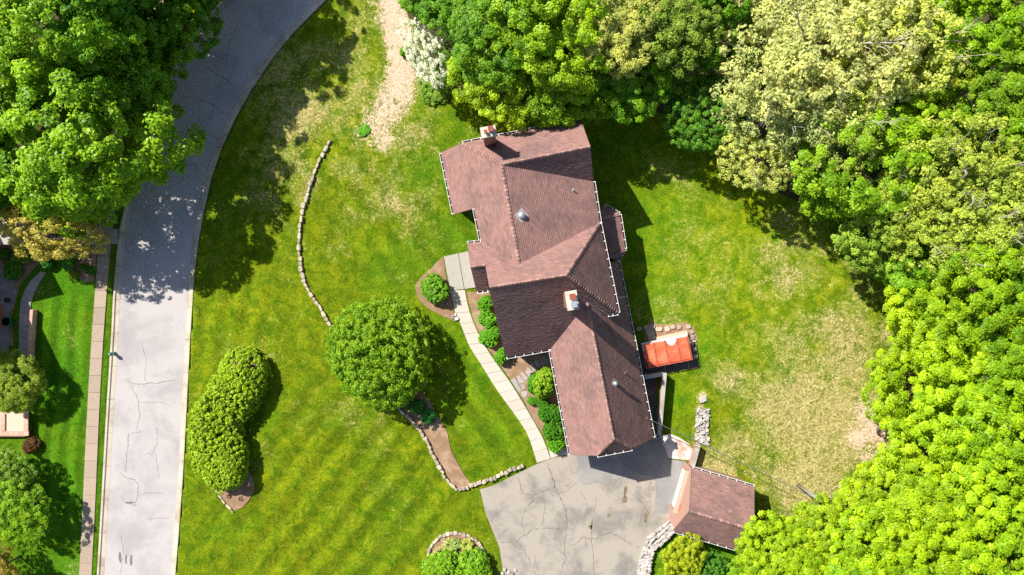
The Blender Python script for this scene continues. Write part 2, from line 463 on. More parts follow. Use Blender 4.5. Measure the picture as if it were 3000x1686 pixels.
bed_lower = PX((1135, 1150), (1180, 1205), (1213, 1235), (1245, 1285), (1272, 1335), (1298, 1382), (1318, 1415), (1344, 1436), (1384, 1420), (1360, 1385), (1325, 1320), (1313, 1265), (1296, 1230), (1262, 1180), (1225, 1130), (1160, 1110))
bed_hedge = smooth_line(PX((678, 1030), (705, 1013), (738, 1020), (765, 1045), (770, 1100), (740, 1180), (690, 1270), (715, 1345), (745, 1410), (740, 1455), (688, 1500), (640, 1450), (600, 1390), (575, 1320), (580, 1230), (610, 1150), (650, 1080)), 4, True)
bed_round = smooth_line(PX((1262, 1630), (1258, 1605), (1275, 1580), (1305, 1566), (1340, 1561), (1380, 1572), (1405, 1590), (1420, 1625), (1428, 1660), (1425, 1720), (1380, 1750), (1300, 1750), (1262, 1720), (1250, 1680)), 4, True)
bed_tree = smooth_line(PX((1060, 960), (1085, 922), (1110, 918), (1150, 960), (1180, 1060), (1170, 1150), (1110, 1170), (1040, 1120), (1030, 1020)), 4, True)
bed_nbr = PX((-60, 690), (190, 700), (290, 717), (283, 800), (276, 830), (240, 826), (195, 790), (165, 760), (110, 780), (60, 840), (35, 930), (40, 1010), (-60, 1050))
nbr_drive = PX((-60, 640), (150, 660), (345, 671), (345, 716), (150, 712), (-60, 705))
bed_canopy = PX((1884, 950), (1912, 944), (1960, 950), (2010, 942), (2036, 956), (2044, 985), (2046, 1060), (2052, 1080), (1960, 1096), (1890, 1100))
woods = [smooth_line(PX((1175, -200), (1180, 20), (1205, 80), (1230, 150), (1300, 260), (1420, 300), (1560, 300), (1740, 270), (1900, 330), (2080, 380), (2150, 460), (2260, 560), (2420, 640), (2560, 720), (2680, 800), (2720, 920), (2700, 1040), (2690, 1130), (2690, 1240), (2690, 1330), (2560, 1430), (2450, 1500), (2330, 1530), (2230, 1590), (2170, 1660), (2140, 1800), (2100, 2100), (4200, 2100), (4200, -400), (1180, -400)), 3, True),
         smooth_line(PX((-600, -300), (620, -300), (500, -60), (400, 80), (340, 200), (300, 340), (285, 480), (278, 580), (180, 620), (60, 610), (-100, 600), (-600, 600)), 3, True)]

# ------------------------------------------------------------------ lawn: one sheet out to the horizon
fx = np.arange(-52, 52.01, 0.2); fy = np.arange(-31, 31.01, 0.2)
gx = np.concatenate([[-900, -400, -200, -110, -70, -58], fx, [58, 70, 110, 200, 400, 900]])
gy = np.concatenate([[-900, -400, -200, -110, -60, -38], fy, [38, 60, 110, 200, 400, 900]])
X, Y = np.meshgrid(gx, gy, indexing='ij')
low_polys = [(road_hole, -0.32), (offset_poly(drive_poly, -0.12) if area2(drive_poly) > 0 else offset_poly(drive_poly, -0.12), -0.12)]

def blob(X, Y, lst):
    r = np.zeros(X.shape)
    for x, y, rad, s in lst:
        c = D(x, y); rr = rad * Q_ / S
        r = np.maximum(r, s * np.exp(-((X - c.x) ** 2 + (Y - c.y) ** 2) / (rr * rr) * 1.1))
    return r
def masks(X, Y):
    dry = blob(X, Y, [(2080, 1050, 190, .85), (1950, 1010, 130, .62), (2150, 900, 150, .70), (2140, 1080, 120, .9), (1840, 960, 70, .55), (2000, 880, 150, .42), (2230, 860, 100, .6), (1880, 1120, 120, .5), (2050, 1200, 130, .72), (1800, 1190, 90, .55), (2150, 720, 130, .42), (1900, 780, 170, .30), (2000, 650, 170, .42), (1800, 700, 150, .3), (1700, 830, 50, .45),
                      (900, 250, 150, .52), (780, 280, 140, .5), (690, 430, 110, .42), (1010, 350, 70, .6), (960, 480, 120, .36), (850, 150, 120, .45), (620, 520, 70, .3), (900, 40, 130, .45), (1030, 560, 90, .25), (860, 620, 60, .25), (900, 1000, 150, .14), (700, 900, 150, .14), (1230, 380, 60, .2), (800, 1150, 200, .12), (1000, 500, 130, .42), (700, 200, 150, .45), (900, 430, 100, .4), (1750, 600, 200, .28), (1700, 450, 90, .25)])
    dry = dry * .95 + .12 * np.clip(vnoise(X, Y, .12, 77) * 1.6 - .5, 0, 1)
    soil = blob(X, Y, [(975, -40, 60, 1), (985, 0, 56, 1), (990, 50, 54, 1), (1003, 95, 54, 1), (1010, 140, 56, 1), (1010, 185, 60, 1), (1000, 230, 70, .86), (980, 270, 74, .8), (950, 310, 70, .76), (965, 350, 50, .76), (905, 335, 42, .62), (880, 335, 30, .5),
                       (2190, 1035, 60, .85), (2160, 1100, 52, .8), (2205, 1085, 60, .85), (2180, 1150, 40, .7), (2230, 1130, 60, .8), (2270, 880, 30, .4), (1850, 960, 34, .62), (1768, 1000, 24, .7), (1700, 1130, 40, .5), (1745, 1100, 24, .6), (1690, 925, 18, .4), (1230, 800, 20, .3),
                       (2100, 1230, 60, .5), (1990, 1255, 30, .5), (1895, 1200, 20, .6), (1880, 1190, 18, .5), (1100, 1345, 26, .3), (1650, 820, 40, .55), (1745, 835, 24, .5), (620, 880, 16, .5), (745, 1240, 10, .3), (2060, 480, 60, .35), (1760, 1030, 20, .7), (1770, 1080, 20, .6)])
    lush = blob(X, Y, [(150, 950, 240, 1), (150, 700, 200, 1), (150, 1250, 240, 1), (150, 1500, 240, 1), (1080, 430, 90, .55), (1150, 600, 110, .55), (1000, 680, 110, .45), (1090, 860, 90, .6), (1200, 950, 110, .55), (1250, 1080, 110, .45), (1620, 560, 130, .45), (1640, 740, 90, .35), (1560, 350, 90, .5), (1150, 350, 90, .4), (1760, 880, 60, .5), (1680, 1000, 70, .55), (1720, 1400, 120, .9), (1800, 1420, 80, .9), (640, 1060, 70, .35), (1000, 1300, 120, .2), (560, 1330, 60, .3), (560, 500, 90, .3)])
    stripe = np.full(X.shape, 0.5)
    wob = (vnoise(X, Y, 0.18, 5) - 0.5) * 0.7
    def add(center, rad, ang, period, amp):
        nonlocal stripe
        c = D(*center); rr = rad * Q_ / S
        m = np.clip(1.4 * np.exp(-(((X - c.x) ** 2 + (Y - c.y) ** 2) / (rr * rr)) ** 2), 0, 1)
        u = -X * math.sin(ang) + Y * math.cos(ang) + wob
        stripe = stripe + m * amp * np.clip(np.sin(2 * math.pi * u / period) * 1.8, -1, 1)
    add((830, 1250), 330, math.radians(52), 2.3, 0.26)
    add((1210, 1000), 150, math.radians(-52), 2.4, 0.28)
    add((170, 1150), 150, math.radians(86), 1.55, 0.36)
    add((170, 850), 110, math.radians(86), 1.55, 0.32)
    add((700, 250), 260, math.radians(58), 1.8, 0.18)
    add((560, 850), 150, math.radians(84), 1.9, 0.2)
    add((1030, 560), 170, math.radians(-55), 2.0, 0.16)
    stripe = stripe + blob(X, Y, [(1850, 650, 340, .46), (1700, 900, 120, .25), (850, 200, 220, .22), (600, 800, 130, .12)]) - blob(X, Y, [(1100, 560, 150, .12), (900, 1300, 330, .08), (150, 1100, 300, .08)])
    stripe = stripe + (vnoise(X, Y, 0.7, 11) - 0.5) * 0.35
    return np.stack([dry, soil, np.clip(stripe, 0, 1.1), lush], -1)

Z = -0.015 - 0.045 * vnoise(X, Y, 1.1, 1) * vnoise(X, Y, 2.3, 3)
for poly, z in low_polys:
    Z = np.where(inside(X, Y, poly), z, Z)
nx, ny = X.shape
idx = np.arange(nx * ny).reshape(nx, ny)
quads = np.stack([idx[:-1, :-1], idx[1:, :-1], idx[1:, 1:], idx[:-1, 1:]], -1).reshape(-1, 4)

def np_mesh(name, V, Fc, k, mat, parent=None, attr=None, color=None, smooth=False):
    """mesh from arrays: V (n,3), Fc (m,k)"""
    me = bpy.data.meshes.new(name)
    n, m = len(V), len(Fc)
    me.vertices.add(n); me.vertices.foreach_set('co', np.ascontiguousarray(V, dtype=np.float32).ravel())
    me.loops.add(m * k); me.loops.foreach_set('vertex_index', np.ascontiguousarray(Fc, dtype=np.int32).ravel())
    me.polygons.add(m)
    me.polygons.foreach_set('loop_start', np.arange(0, m * k, k, dtype=np.int32))
    me.polygons.foreach_set('loop_total', np.full(m, k, dtype=np.int32))
    if smooth: me.polygons.foreach_set('use_smooth', np.ones(m, bool))
    me.update(calc_edges=True)
    if attr is not None:
        a = me.attributes.new('var', 'FLOAT', 'FACE'); a.data.foreach_set('value', np.ascontiguousarray(attr, dtype=np.float32))
    if color is not None:
        a = me.attributes.new('mask', 'FLOAT_COLOR', 'POINT'); a.data.foreach_set('color', np.ascontiguousarray(color, dtype=np.float32).ravel())
    if mat: me.materials.append(mat)
    if parent == 'mesh': return me
    o = bpy.data.objects.new(name, me); COL.objects.link(o)
    if parent: o.parent = parent
    return o

lawn = np_mesh('lawn', np.stack([X, Y, Z], -1).reshape(-1, 3), quads, 4, MAT['lawn'], color=masks(X, Y).reshape(-1, 4), smooth=True)
tag(lawn, 'mown lawn with mowing stripes, dry tan patches and bare straw', None, None, 'structure')

# grass tufts standing on the lawn
paved = [road_hole, drive_poly, gravel_poly, gravel2_poly, bed_front, bed_tri, bed_lower, bed_hedge, bed_round, bed_nbr, nbr_drive, bed_canopy, sw_left + sw_right[::-1], walk_l + walk_r[::-1], PX((1300, 752), (1373, 736), (1395, 843), (1362, 850), (1319, 852))]
def blades(n, seed, sz):
    r = np.random.RandomState(seed)
    x = r.uniform(-50, 50, n); y = r.uniform(-29, 29, n)
    ok = np.ones(n, bool)
    for p in paved: ok &= ~inside(x, y, p)
    for p in woods: ok &= ~(inside(x, y, p) & (r.rand(n) < 0.85))
    x, y = x[ok], y[ok]; n = len(x)
    mk = masks(x, y)
    thin = r.rand(n) > np.clip(mk[:, 1] * 1.2, 0, 0.9)
    x, y, mk = x[thin], y[thin], mk[thin]; n = len(x)
    a = r.uniform(0, 2 * math.pi, n); tilt = r.uniform(0.75, 1.35, n)
    L = sz * r.uniform(0.5, 1.4, n); wd = L * r.uniform(0.25, 0.5, n)
    ca, sa = np.cos(a), np.sin(a)
    base = np.stack([x, y, np.full(n, -0.03)], -1)
    side = np.stack([-sa, ca, np.zeros(n)], -1) * wd[:, None] / 2
    tip = base + np.stack([ca * np.sin(tilt), sa * np.sin(tilt), np.cos(tilt)], -1) * L[:, None]
    V = np.stack([base - side, base + side, tip], 1).reshape(-1, 3)
    return V, np.repeat(mk, 3, axis=0)
V, mk = blades(300000, 3, 0.13)
grass = np_mesh('grass', V, np.arange(len(V)).reshape(-1, 3), 3, MAT['lawn'], color=mk)
tag(grass, 'short grass blades growing all over the lawn', 'grass', None, 'stuff')

# ------------------------------------------------------------------ sheets and paving
def sheet(name, poly, z0, z1, mat, kind='structure', parent=None, ins=0.03):
    mb = MB(); mb.prism([tuple(p) for p in poly], z0, z1, 0, ins)
    o = mb.build(name, mat, parent)
    if kind and parent is None: o['kind'] = kind
    return o

for i, p in enumerate(woods):
    tag(sheet('woodland_floor', p, -0.3, 0.012 + 0.0 * i, MAT['litter'], ins=0.3), 'dark leaf litter on the ground under the wood', None, None, 'structure')

road = sheet('road', road_poly, -0.4, -0.10, MAT['asphalt_road'], ins=0.0)
tag(road, 'pale worn asphalt road curving away past the lawn')
def kerb_run(name, out, inn, label):
    root = empty(name, (0, 0, 0)); root['kind'] = 'structure'; root['label'] = label
    L = sum(math.dist(a, b) for a, b in zip(out, out[1:]))
    n = int(L / 3.0)
    po = resample(out, L / n * 0.9999)
    L2 = sum(math.dist(a, b) for a, b in zip(inn, inn[1:]))
    pi = resample(inn, L2 / n * 0.9999)
    m = min(len(po), len(pi))
    for i in range(m - 1):
        a, b, c, d = po[i], po[i + 1], pi[i + 1], pi[i]
        # gutter pan + raised back in profile, with a hairline joint between sections
        def at(p, q, t): return (p[0] + (q[0] - p[0]) * t, p[1] + (q[1] - p[1]) * t)
        g = 0.004
        a2, b2 = at(a, b, g), at(b, a, g); d2, c2 = at(d, c, g), at(c, d, g)
        prof = [(0.0, 0.035), (0.30, 0.03), (0.45, -0.06), (1.0, -0.092)]
        vs = []
        for t, z in prof:
            p0 = at(a2, d2, t); p1 = at(b2, c2, t)
            vs += [(*p0, z), (*p1, z)]
        n0 = len(vs)
        for t in (0.0, 1.0):
            p0 = at(a2, d2, t); p1 = at(b2, c2, t)
            vs += [(*p0, -0.4), (*p1, -0.4)]
        fs = [(2 * k, 2 * k + 2, 2 * k + 3, 2 * k + 1) for k in range(3)]
        fs += [(n0, 0, 1, n0 + 1), (6, n0 + 2, n0 + 3, 7), (n0, n0 + 2, 6, 4, 2, 0), (1, 3, 5, 7, n0 + 3, n0 + 1)]
        mesh_obj('kerb_section', vs, fs, MAT['kerb'], root)
kerb_run('kerb', kerbR_out, kerbR_in, 'tan concrete kerb between the road and the big lawn')
kerb_run('kerb', kerbL_out, kerbL_in, 'tan concrete kerb between the road and the sidewalk strip')

def slab_run(rootname, left, right, n, z, mat, label, gap=0.006, th=0.14):
    root = empty(rootname); root['kind'] = 'structure'; root['label'] = label
    def eq(line):
        L = sum(math.dist(a, b) for a, b in zip(line, line[1:]))
        pts = resample(line, L / n * 0.99999)
        return pts[:n + 1] if len(pts) > n else pts + [line[-1]] * (n + 1 - len(pts))
    l, r = eq(left), eq(right)
    for i in range(n):
        mb = MB()
        poly = [l[i], l[i + 1], r[i + 1], r[i]]
        c = (sum(p[0] for p in poly) / 4, sum(p[1] for p in poly) / 4)
        poly = [(p[0] + (c[0] - p[0]) * gap, p[1] + (c[1] - p[1]) * gap) for p in poly]
        mb.prism(poly, z - th, z + rnd.uniform(-0.006, 0.006), 0, 0.01)
        mb.build('slab', mat, root)
    return root
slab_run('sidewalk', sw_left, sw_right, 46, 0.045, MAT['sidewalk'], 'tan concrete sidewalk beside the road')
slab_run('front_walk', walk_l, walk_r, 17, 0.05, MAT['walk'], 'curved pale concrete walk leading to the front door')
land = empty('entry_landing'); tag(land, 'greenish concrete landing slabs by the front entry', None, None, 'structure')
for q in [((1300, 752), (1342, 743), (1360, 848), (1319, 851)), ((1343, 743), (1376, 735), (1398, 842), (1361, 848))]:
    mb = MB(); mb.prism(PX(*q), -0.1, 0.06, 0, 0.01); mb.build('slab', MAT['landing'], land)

drive = sheet('driveway', drive_poly, -0.3, 0.0, MAT['drive'])
tag(drive, 'cracked grey driveway in front of the garage')
def patch(name, poly, mat, z, parent):
    vs = [(x, y, z) for x, y in poly]
    tr = tessellate_polygon([[Vector((x, y, 0)) for x, y in poly]])
    fs = []
    for a, b, c in tr:
        if (poly[b][0] - poly[a][0]) * (poly[c][1] - poly[a][1]) - (poly[b][1] - poly[a][1]) * (poly[c][0] - poly[a][0]) < 0: b, c = c, b
        fs.append((a, b, c))
    return mesh_obj(name, vs, fs, mat, parent)
patch('dark_patch', PX((1688, 1325), (1700, 1320), (1800, 1292), (1952, 1290), (1955, 1345), (2008, 1353), (1995, 1410), (1978, 1470), (1968, 1505), (1915, 1508), (1922, 1440), (1918, 1395), (1860, 1390), (1785, 1408), (1710, 1423), (1695, 1405)), MAT['drive_dark'], 0.004, drive)  # darker grey area in front of the garage, reaching towards the shed
def wobble(poly, amp, seed):
    r = random.Random(seed)
    return [(x + r.uniform(-amp, amp), y + r.uniform(-amp, amp)) for x, y in poly]
def ribbon(name, pts, wd, z, mat, parent, seed=0, jag=0.07, step=0.22):
    """thin wandering crack"""
    r = random.Random(seed)
    line = resample(pts, step) + [pts[-1]]
    line = [(x + r.uniform(-jag, jag), y + r.uniform(-jag, jag)) for x, y in line]
    vs, fs = [], []
    for i, p in enumerate(line):
        a, b = line[max(0, i - 1)], line[min(len(line) - 1, i + 1)]
        d = Vector((b[0] - a[0], b[1] - a[1]));
        if d.length < 1e-6: d = Vector((1, 0))
        d.normalize()
        ww = wd * r.uniform(0.35, 1.25) * (0.3 if i in (0, len(line) - 1) else 1)
        vs += [(p[0] - d.y * ww / 2, p[1] + d.x * ww / 2, z), (p[0] + d.y * ww / 2, p[1] - d.x * ww / 2, z)]
    for i in range(len(line) - 1):
        fs.append((2 * i, 2 * i + 1, 2 * i + 3, 2 * i + 2))
    return mesh_obj(name, vs, fs, mat, parent)
cr = lambda *p: [tuple(P(1200 + x / 2.342, 1250 + y / 2.342)[:2]) for x, y in p]
for i, (pts, wd) in enumerate([
    (cr((945, 255), (965, 310), (990, 390), (1000, 430), (1040, 500), (1075, 590), (1080, 660)), .085), (cr((1000, 412), (920, 440), (840, 468), (780, 460), (740, 350)), .07),
    (cr((840, 470), (848, 510), (800, 550), (780, 600)), .08), (cr((775, 610), (770, 660), (785, 740)), .045), (cr((740, 775), (800, 740), (850, 705), (930, 695), (1030, 705)), .055),
    (cr((1080, 660), (1070, 760), (1060, 860), (1075, 900), (1030, 1010)), .05), (cr((1520, 460), (1575, 500), (1620, 560), (1640, 610)), .06), (cr((1390, 730), (1450, 765), (1520, 810), (1580, 830)), .06),
    (cr((1390, 730), (1330, 735), (1290, 768), (1250, 770)), .05), (cr((1250, 770), (1260, 880), (1265, 1021)), .05), (cr((620, 795), (740, 790), (790, 860), (830, 930)), .05), (cr((1280, 480), (1270, 600), (1245, 700), (1250, 770)), .035),
    (cr((1170, 440), (1200, 490), (1220, 545)), .03), (cr((920, 470), (930, 560), (905, 690)), .03), (cr((1380, 330), (1380, 410)), .04), (cr((860, 880), (850, 980), (858, 1021)), .035), (cr((1150, 380), (1080, 440), (1010, 470)), .03), (cr((1085, 820), (1150, 800), (1180, 760), (1250, 770)), .035), (cr((1105, 240), (1110, 310), (1150, 330)), .04), (cr((1680, 320), (1640, 420), (1650, 480)), .03)]):
    ribbon('crack', pts, wd * 1.15, 0.008, MAT['crack'], drive, i)
for i, (c, a, b, ang) in enumerate([((1480, 440), .14, .55, -10), ((1475, 500), .22, .35, -10), ((1620, 630), .16, .45, -12), ((1248, 680), .1, .4, -5), ((1370, 610), .2, .2, 0), ((1240, 690), .18, .22, 0)]):
    cc = cr(c)[0]
    pts = [(cc[0] + a * math.cos(t) * rnd.uniform(.7, 1.2) * math.cos(math.radians(ang)) - b * math.sin(t) * rnd.uniform(.75, 1.15) * math.sin(math.radians(ang)), cc[1] + a * math.cos(t) * rnd.uniform(.7, 1.2) * math.sin(math.radians(ang)) + b * math.sin(t) * rnd.uniform(.75, 1.15)) for t in [k * math.pi / 8 for k in range(16)]]
    patch('oil_stain', pts, MAT['stain'], 0.011, drive)
rk = lambda *p: [tuple(P(x / 2.11, 1000 + y / 2.11)[:2]) for x, y in p]
rk2 = lambda *p: [tuple(P(x / 2.335, y / 2.335)[:2]) for x, y in p]
for i, (pts, wd) in enumerate([
    (rk((770, 240), (830, 268), (950, 262), (1085, 240)), .05), (rk((800, 270), (850, 350), (860, 450), (845, 550)), .04), (rk((860, 380), (1000, 380), (1050, 400)), .035), (rk((790, 570), (785, 680), (770, 810)), .045),
    (rk((735, 815), (780, 850), (830, 860), (850, 890)), .06), (rk((850, 890), (850, 960), (830, 1010)), .04), (rk((860, 700), (960, 700), (980, 850)), .03), (rk((740, 960), (770, 1000), (840, 1020)), .05), (rk((850, 960), (900, 940), (1000, 940)), .035),
    (rk((965, 530), (970, 620), (940, 700)), .03), (rk((890, 1100), (1040, 1095)), .035), (rk((800, 570), (870, 560)), .03), (rk((740, 1200), (760, 1300), (740, 1448)), .04), (rk((870, 0), (900, 120), (890, 250)), .03),
    (rk2((1230, 650), (1380, 690), (1480, 730), (1530, 780)), .05), (rk2((1400, 450), (1500, 520), (1580, 575)), .05), (rk2((1330, 880), (1430, 915), (1500, 960)), .045), (rk2((1080, 1320), (1180, 1370), (1240, 1380)), .045),
    (rk2((1560, 300), (1530, 500), (1440, 800), (1330, 1000), (1230, 1250)), .025), (rk2((1700, 30), (1640, 130), (1560, 300)), .03), (rk2((1280, 1130), (1400, 1130)), .03), (rk2((1480, 380), (1530, 410)), .03)]):
    ribbon('crack', pts, wd, -0.094, MAT['hairline'], road, 100 + i)
for i, (x, y, a, b) in enumerate([(738, 1340, .12, .6), (775, 1350, .1, .5), (808, 1360, .13, .6), (800, 1000, .5, .1)]):
    cc = rk((x, y))[0]
    patch('tar_stain', [(cc[0] + a * math.cos(t) * rnd.uniform(.6, 1.2), cc[1] + b * math.sin(t) * rnd.uniform(.6, 1.2)) for t in [k * math.pi / 7 for k in range(14)]], MAT['hairline'], -0.0925, road)

tag(sheet('gravel', gravel_poly, -0.2, 0.016, MAT['gravel'], ins=0.08), 'pale pinkish gravel beside the garage corner')
tag(sheet('gravel', gravel2_poly, -0.2, 0.02, MAT['gravel'], ins=0.05), 'white gravel strip at the end of the front walk')
for p, l, z in [(bed_front, 'brown mulch bed between the front walk and the house', .018), (bed_tri, 'tear shaped brown mulch bed by the entry landing', .03), (bed_lower, 'brown mulch bed behind the stone edging by the driveway', .05), (bed_hedge, 'brown mulch bed under the curved hedge', .03), (bed_round, 'brown mulch in the stone ringed bed by the driveway', .04), (bed_tree, 'brown mulch under the round lawn tree', .022), (bed_canopy, 'tan soil around the red canopy', .015)]:
    tag(sheet('planting_bed', wobble(p, .05, 3), -0.2, z, MAT['mulch'], ins=0.12), l)
tag(sheet('neighbour_bed', wobble(bed_nbr, .08, 5), -0.2, 0.012, MAT['mulch'], ins=0.1), 'dark mulch bed in the neighbouring front yard')
tag(sheet('gravel', PX((-60, 770), (30, 790), (52, 860), (28, 930), (28, 1030), (-60, 1060)), -0.2, 0.026, MAT['grey_gravel'], ins=0.1), 'grey gravel in the neighbouring front yard')
tag(sheet('neighbour_driveway', nbr_drive, -0.2, 0.03, MAT['grey_roof'], ins=0.02), 'concrete driveway of the neighbouring house')

# ------------------------------------------------------------------ stones
def rock_mesh(name, lx, ly, lz, seed, mat, flat=0.75):
    r = random.Random(seed)
    n = 8
    base = [(math.cos(2 * math.pi * k / n + r.uniform(-.18, .18)), math.sin(2 * math.pi * k / n + r.uniform(-.18, .18))) for k in range(n)]
    sq = [(math.copysign(abs(x) ** 0.42, x) * r.uniform(.84, 1.1), math.copysign(abs(y) ** 0.42, y) * r.uniform(.84, 1.1)) for x, y in base]
    vs = [(x * lx / 2, y * ly / 2, 0) for x, y in sq]
    vs += [(x * lx / 2 * r.uniform(.98, 1.06), y * ly / 2 * r.uniform(.98, 1.06), lz * flat * r.uniform(.85, 1)) for x, y in sq]
    vs += [(x * lx / 2 * .9, y * ly / 2 * .86, lz * r.uniform(.88, 1.08)) for x, y in sq]
    vs.append((r.uniform(-.1, .1) * lx, r.uniform(-.1, .1) * ly, lz * r.uniform(.95, 1.1)))
    fs = []
    for j in (0, 1):
        for k in range(n):
            fs.append((j * n + k, j * n + (k + 1) % n, (j + 1) * n + (k + 1) % n, (j + 1) * n + k))
    fs += [(2 * n + k, 2 * n + (k + 1) % n, 3 * n) for k in range(n)]
    me = bpy.data.meshes.new(name); me.from_pydata(vs, [], fs); me.materials.append(mat); me.update()
    return me
STONES = [rock_mesh('stone', 1, 1, 1, 40 + i, MAT['stone']) for i in range(9)]
ROCKS = [rock_mesh('rock', 1, 1, 1, 70 + i, MAT['rock'], .6) for i in range(9)]
def put(meshes, name, x, y, z, size, rz, parent, tilt=0.0):
    o = bpy.data.objects.new(name, rnd.choice(meshes)); COL.objects.link(o)
    o.location = (x, y, z); o.scale = size; o.rotation_euler = (rnd.uniform(-tilt, tilt), rnd.uniform(-tilt, tilt), rz)
    o.parent = parent
    return o
def stone_wall(name, line, label, step=0.62, wd=0.36, hh=0.32, cat='stone wall', meshes=None, z=-0.06, under=True):
    root = empty(name, (0, 0, 0)); tag(root, label, cat)
    pts = [line[0]]
    ln = resample(line, 0.05)
    i = 0
    while i < len(ln) - 1:
        L = step * rnd.uniform(.65, 1.3)
        j = min(len(ln) - 1, i + max(2, int(L / 0.05)))
        a, b = ln[i], ln[j]
        d = math.dist(a, b)
        if d > 0.15:
            rz = math.atan2(b[1] - a[1], b[0] - a[0])
            cx, cy = (a[0] + b[0]) / 2, (a[1] + b[1]) / 2
            ox = rnd.uniform(-.06, .06)
            put(meshes or STONES, 'stone', cx - math.sin(rz) * ox, cy + math.cos(rz) * ox, z, (d * rnd.uniform(.93, 1.02), wd * rnd.uniform(.68, 1.22), hh * rnd.uniform(.75, 1.2)), rz + rnd.uniform(-.13, .13) + (math.pi if rnd.random() < .5 else 0), root, .04)
        i = j
    return root
wl = smooth_line(PX((968, 412), (955, 438), (928, 490), (903, 560), (888, 620), (878, 690), (879, 750), (888, 815), (905, 850), (930, 890), (955, 930), (985, 975)), 6)
stone_wall('stone_edging', wl, 'curved low pale stone wall crossing the front lawn', .55, .34, .30)
wl2 = smooth_line(PX((1150, 1170), (1172, 1200), (1196, 1222), (1222, 1250), (1246, 1285), (1265, 1325), (1285, 1360), (1303, 1395), (1320, 1420), (1342, 1434)), 6)
stone_wall('stone_edging', wl2, 'low stone wall holding the brown bed below the round tree', .55, .34, .40)
wl3 = smooth_line(PX((1340, 1436), (1370, 1426), (1405, 1416), (1440, 1403), (1480, 1385), (1505, 1374), (1540, 1360)), 6)
stone_wall('stone_edging', wl3, 'low white stone wall along the top edge of the driveway', .42, .36, .34)
wl4 = smooth_line(PX((1258, 1645), (1257, 1612), (1270, 1588), (1292, 1572), (1318, 1564), (1345, 1562), (1372, 1570), (1395, 1584), (1408, 1600), (1418, 1622), (1424, 1645)), 6)
stone_wall('stone_ring', wl4, 'ring of pale stones around the bed with variegated plants', .42, .30, .26)
wl5 = PX((628, 1425), (645, 1455), (665, 1480), (686, 1502))
stone_wall('stone_edging', wl5, 'short stone edge at the pointed end of the hedge bed', .8, .2, .22)
stone_wall('stone_edging', PX((640, 1120), (645, 1105), (650, 1095)), 'small stone edge at the road side of the hedge bed', .4, .2, .2)
# terraced rock bank beside the driveway
bank = empty('rock_bank'); tag(bank, 'long bank of stacked grey white rocks beside the driveway', 'rock bank')
edge_a = resample(smooth_line(PX((1958, 1528), (1930, 1550), (1898, 1580), (1882, 1620), (1872, 1660), (1862, 1720), (1855, 1780)), 8), .30)
edge_b = resample(smooth_line(PX((1972, 1552), (1950, 1580), (1925, 1600), (1910, 1620), (1902, 1660), (1898, 1720), (1892, 1780)), 8), .285)
for i in range(min(len(edge_a), len(edge_b))):
    a, b = edge_a[i], edge_b[i]
    rz = math.atan2(b[1] - a[1], b[0] - a[0]) + math.pi / 2
    for t, zz in ((.05, 0), (.33, .12), (.62, .24), (.9, .34)):
        put(ROCKS, 'rock', a[0] + (b[0] - a[0]) * t + rnd.uniform(-.05, .05), a[1] + (b[1] - a[1]) * t + rnd.uniform(-.05, .05), zz - .05, (rnd.uniform(.34, .62), rnd.uniform(.18, .30), rnd.uniform(.16, .26)), rz + rnd.uniform(-.35, .35), bank, .18)
steps = empty('rock_steps'); tag(steps, 'narrow run of stacked rocks climbing beside the garage wall', 'rock steps')
for row in range(15):
    t = row / 14
    c = P(2052 + 18 * (t > .5) * (t - .5) - 10 * t + 8, 1300 - 100 * t)
    for k in range(4):
        put(ROCKS, 'rock', c.x + (k - 1.5) * .30 + rnd.uniform(-.06, .06), c.y + rnd.uniform(-.06, .06), -.04 + .02 * row * .3, (rnd.uniform(.3, .5), rnd.uniform(.15, .26), rnd.uniform(.12, .2)), rnd.uniform(.2, .8) * (1 if row % 3 else -1), steps, .2)
tag(put(ROCKS, 'boulder', *P(2058, 1170)[:2], -.03, (.75, .6, .22), .4, None, .05), 'flat white boulder above the rock run in the dry grass', 'boulder')
for x, y, s in [(1478, 1668, .35), (1490, 1676, .3), (1500, 1682, .4), (1472, 1680, .3), (1510, 1670, .28), (1496, 1690, .35), (1486, 1694, .4)]:
    tag(put(ROCKS, 'loose_rock', *P(x, y)[:2], -.02, (s, s * .8, s * .5), rnd.uniform(0, 3), None, .2), 'loose pale rock in the heap at the driveway edge', 'rock', 'loose rocks at the driveway edge')
for x, y, s in [(1327, 928, .36), (1338, 934, .42), (1334, 922, .3)]:
    tag(put(ROCKS, 'loose_rock', *P(x, y)[:2], 0, (s, s * .8, s * .5), rnd.uniform(0, 3), None, .1), 'white rock at the tip of the tear shaped bed', 'rock', 'white rocks by the front walk')
tag(put(ROCKS, 'loose_rock', *P(1309, 890)[:2], 0.02, (.28, .2, .2), 1, None, .1), 'single white rock beside the small bush in the tear shaped bed', 'rock')
tag(put(ROCKS, 'loose_rock', *P(1487, 1080)[:2], 0.01, (.16, .12, .1), 1, None, .1), 'tiny white rock on the mulch beside the flagstone path', 'rock')

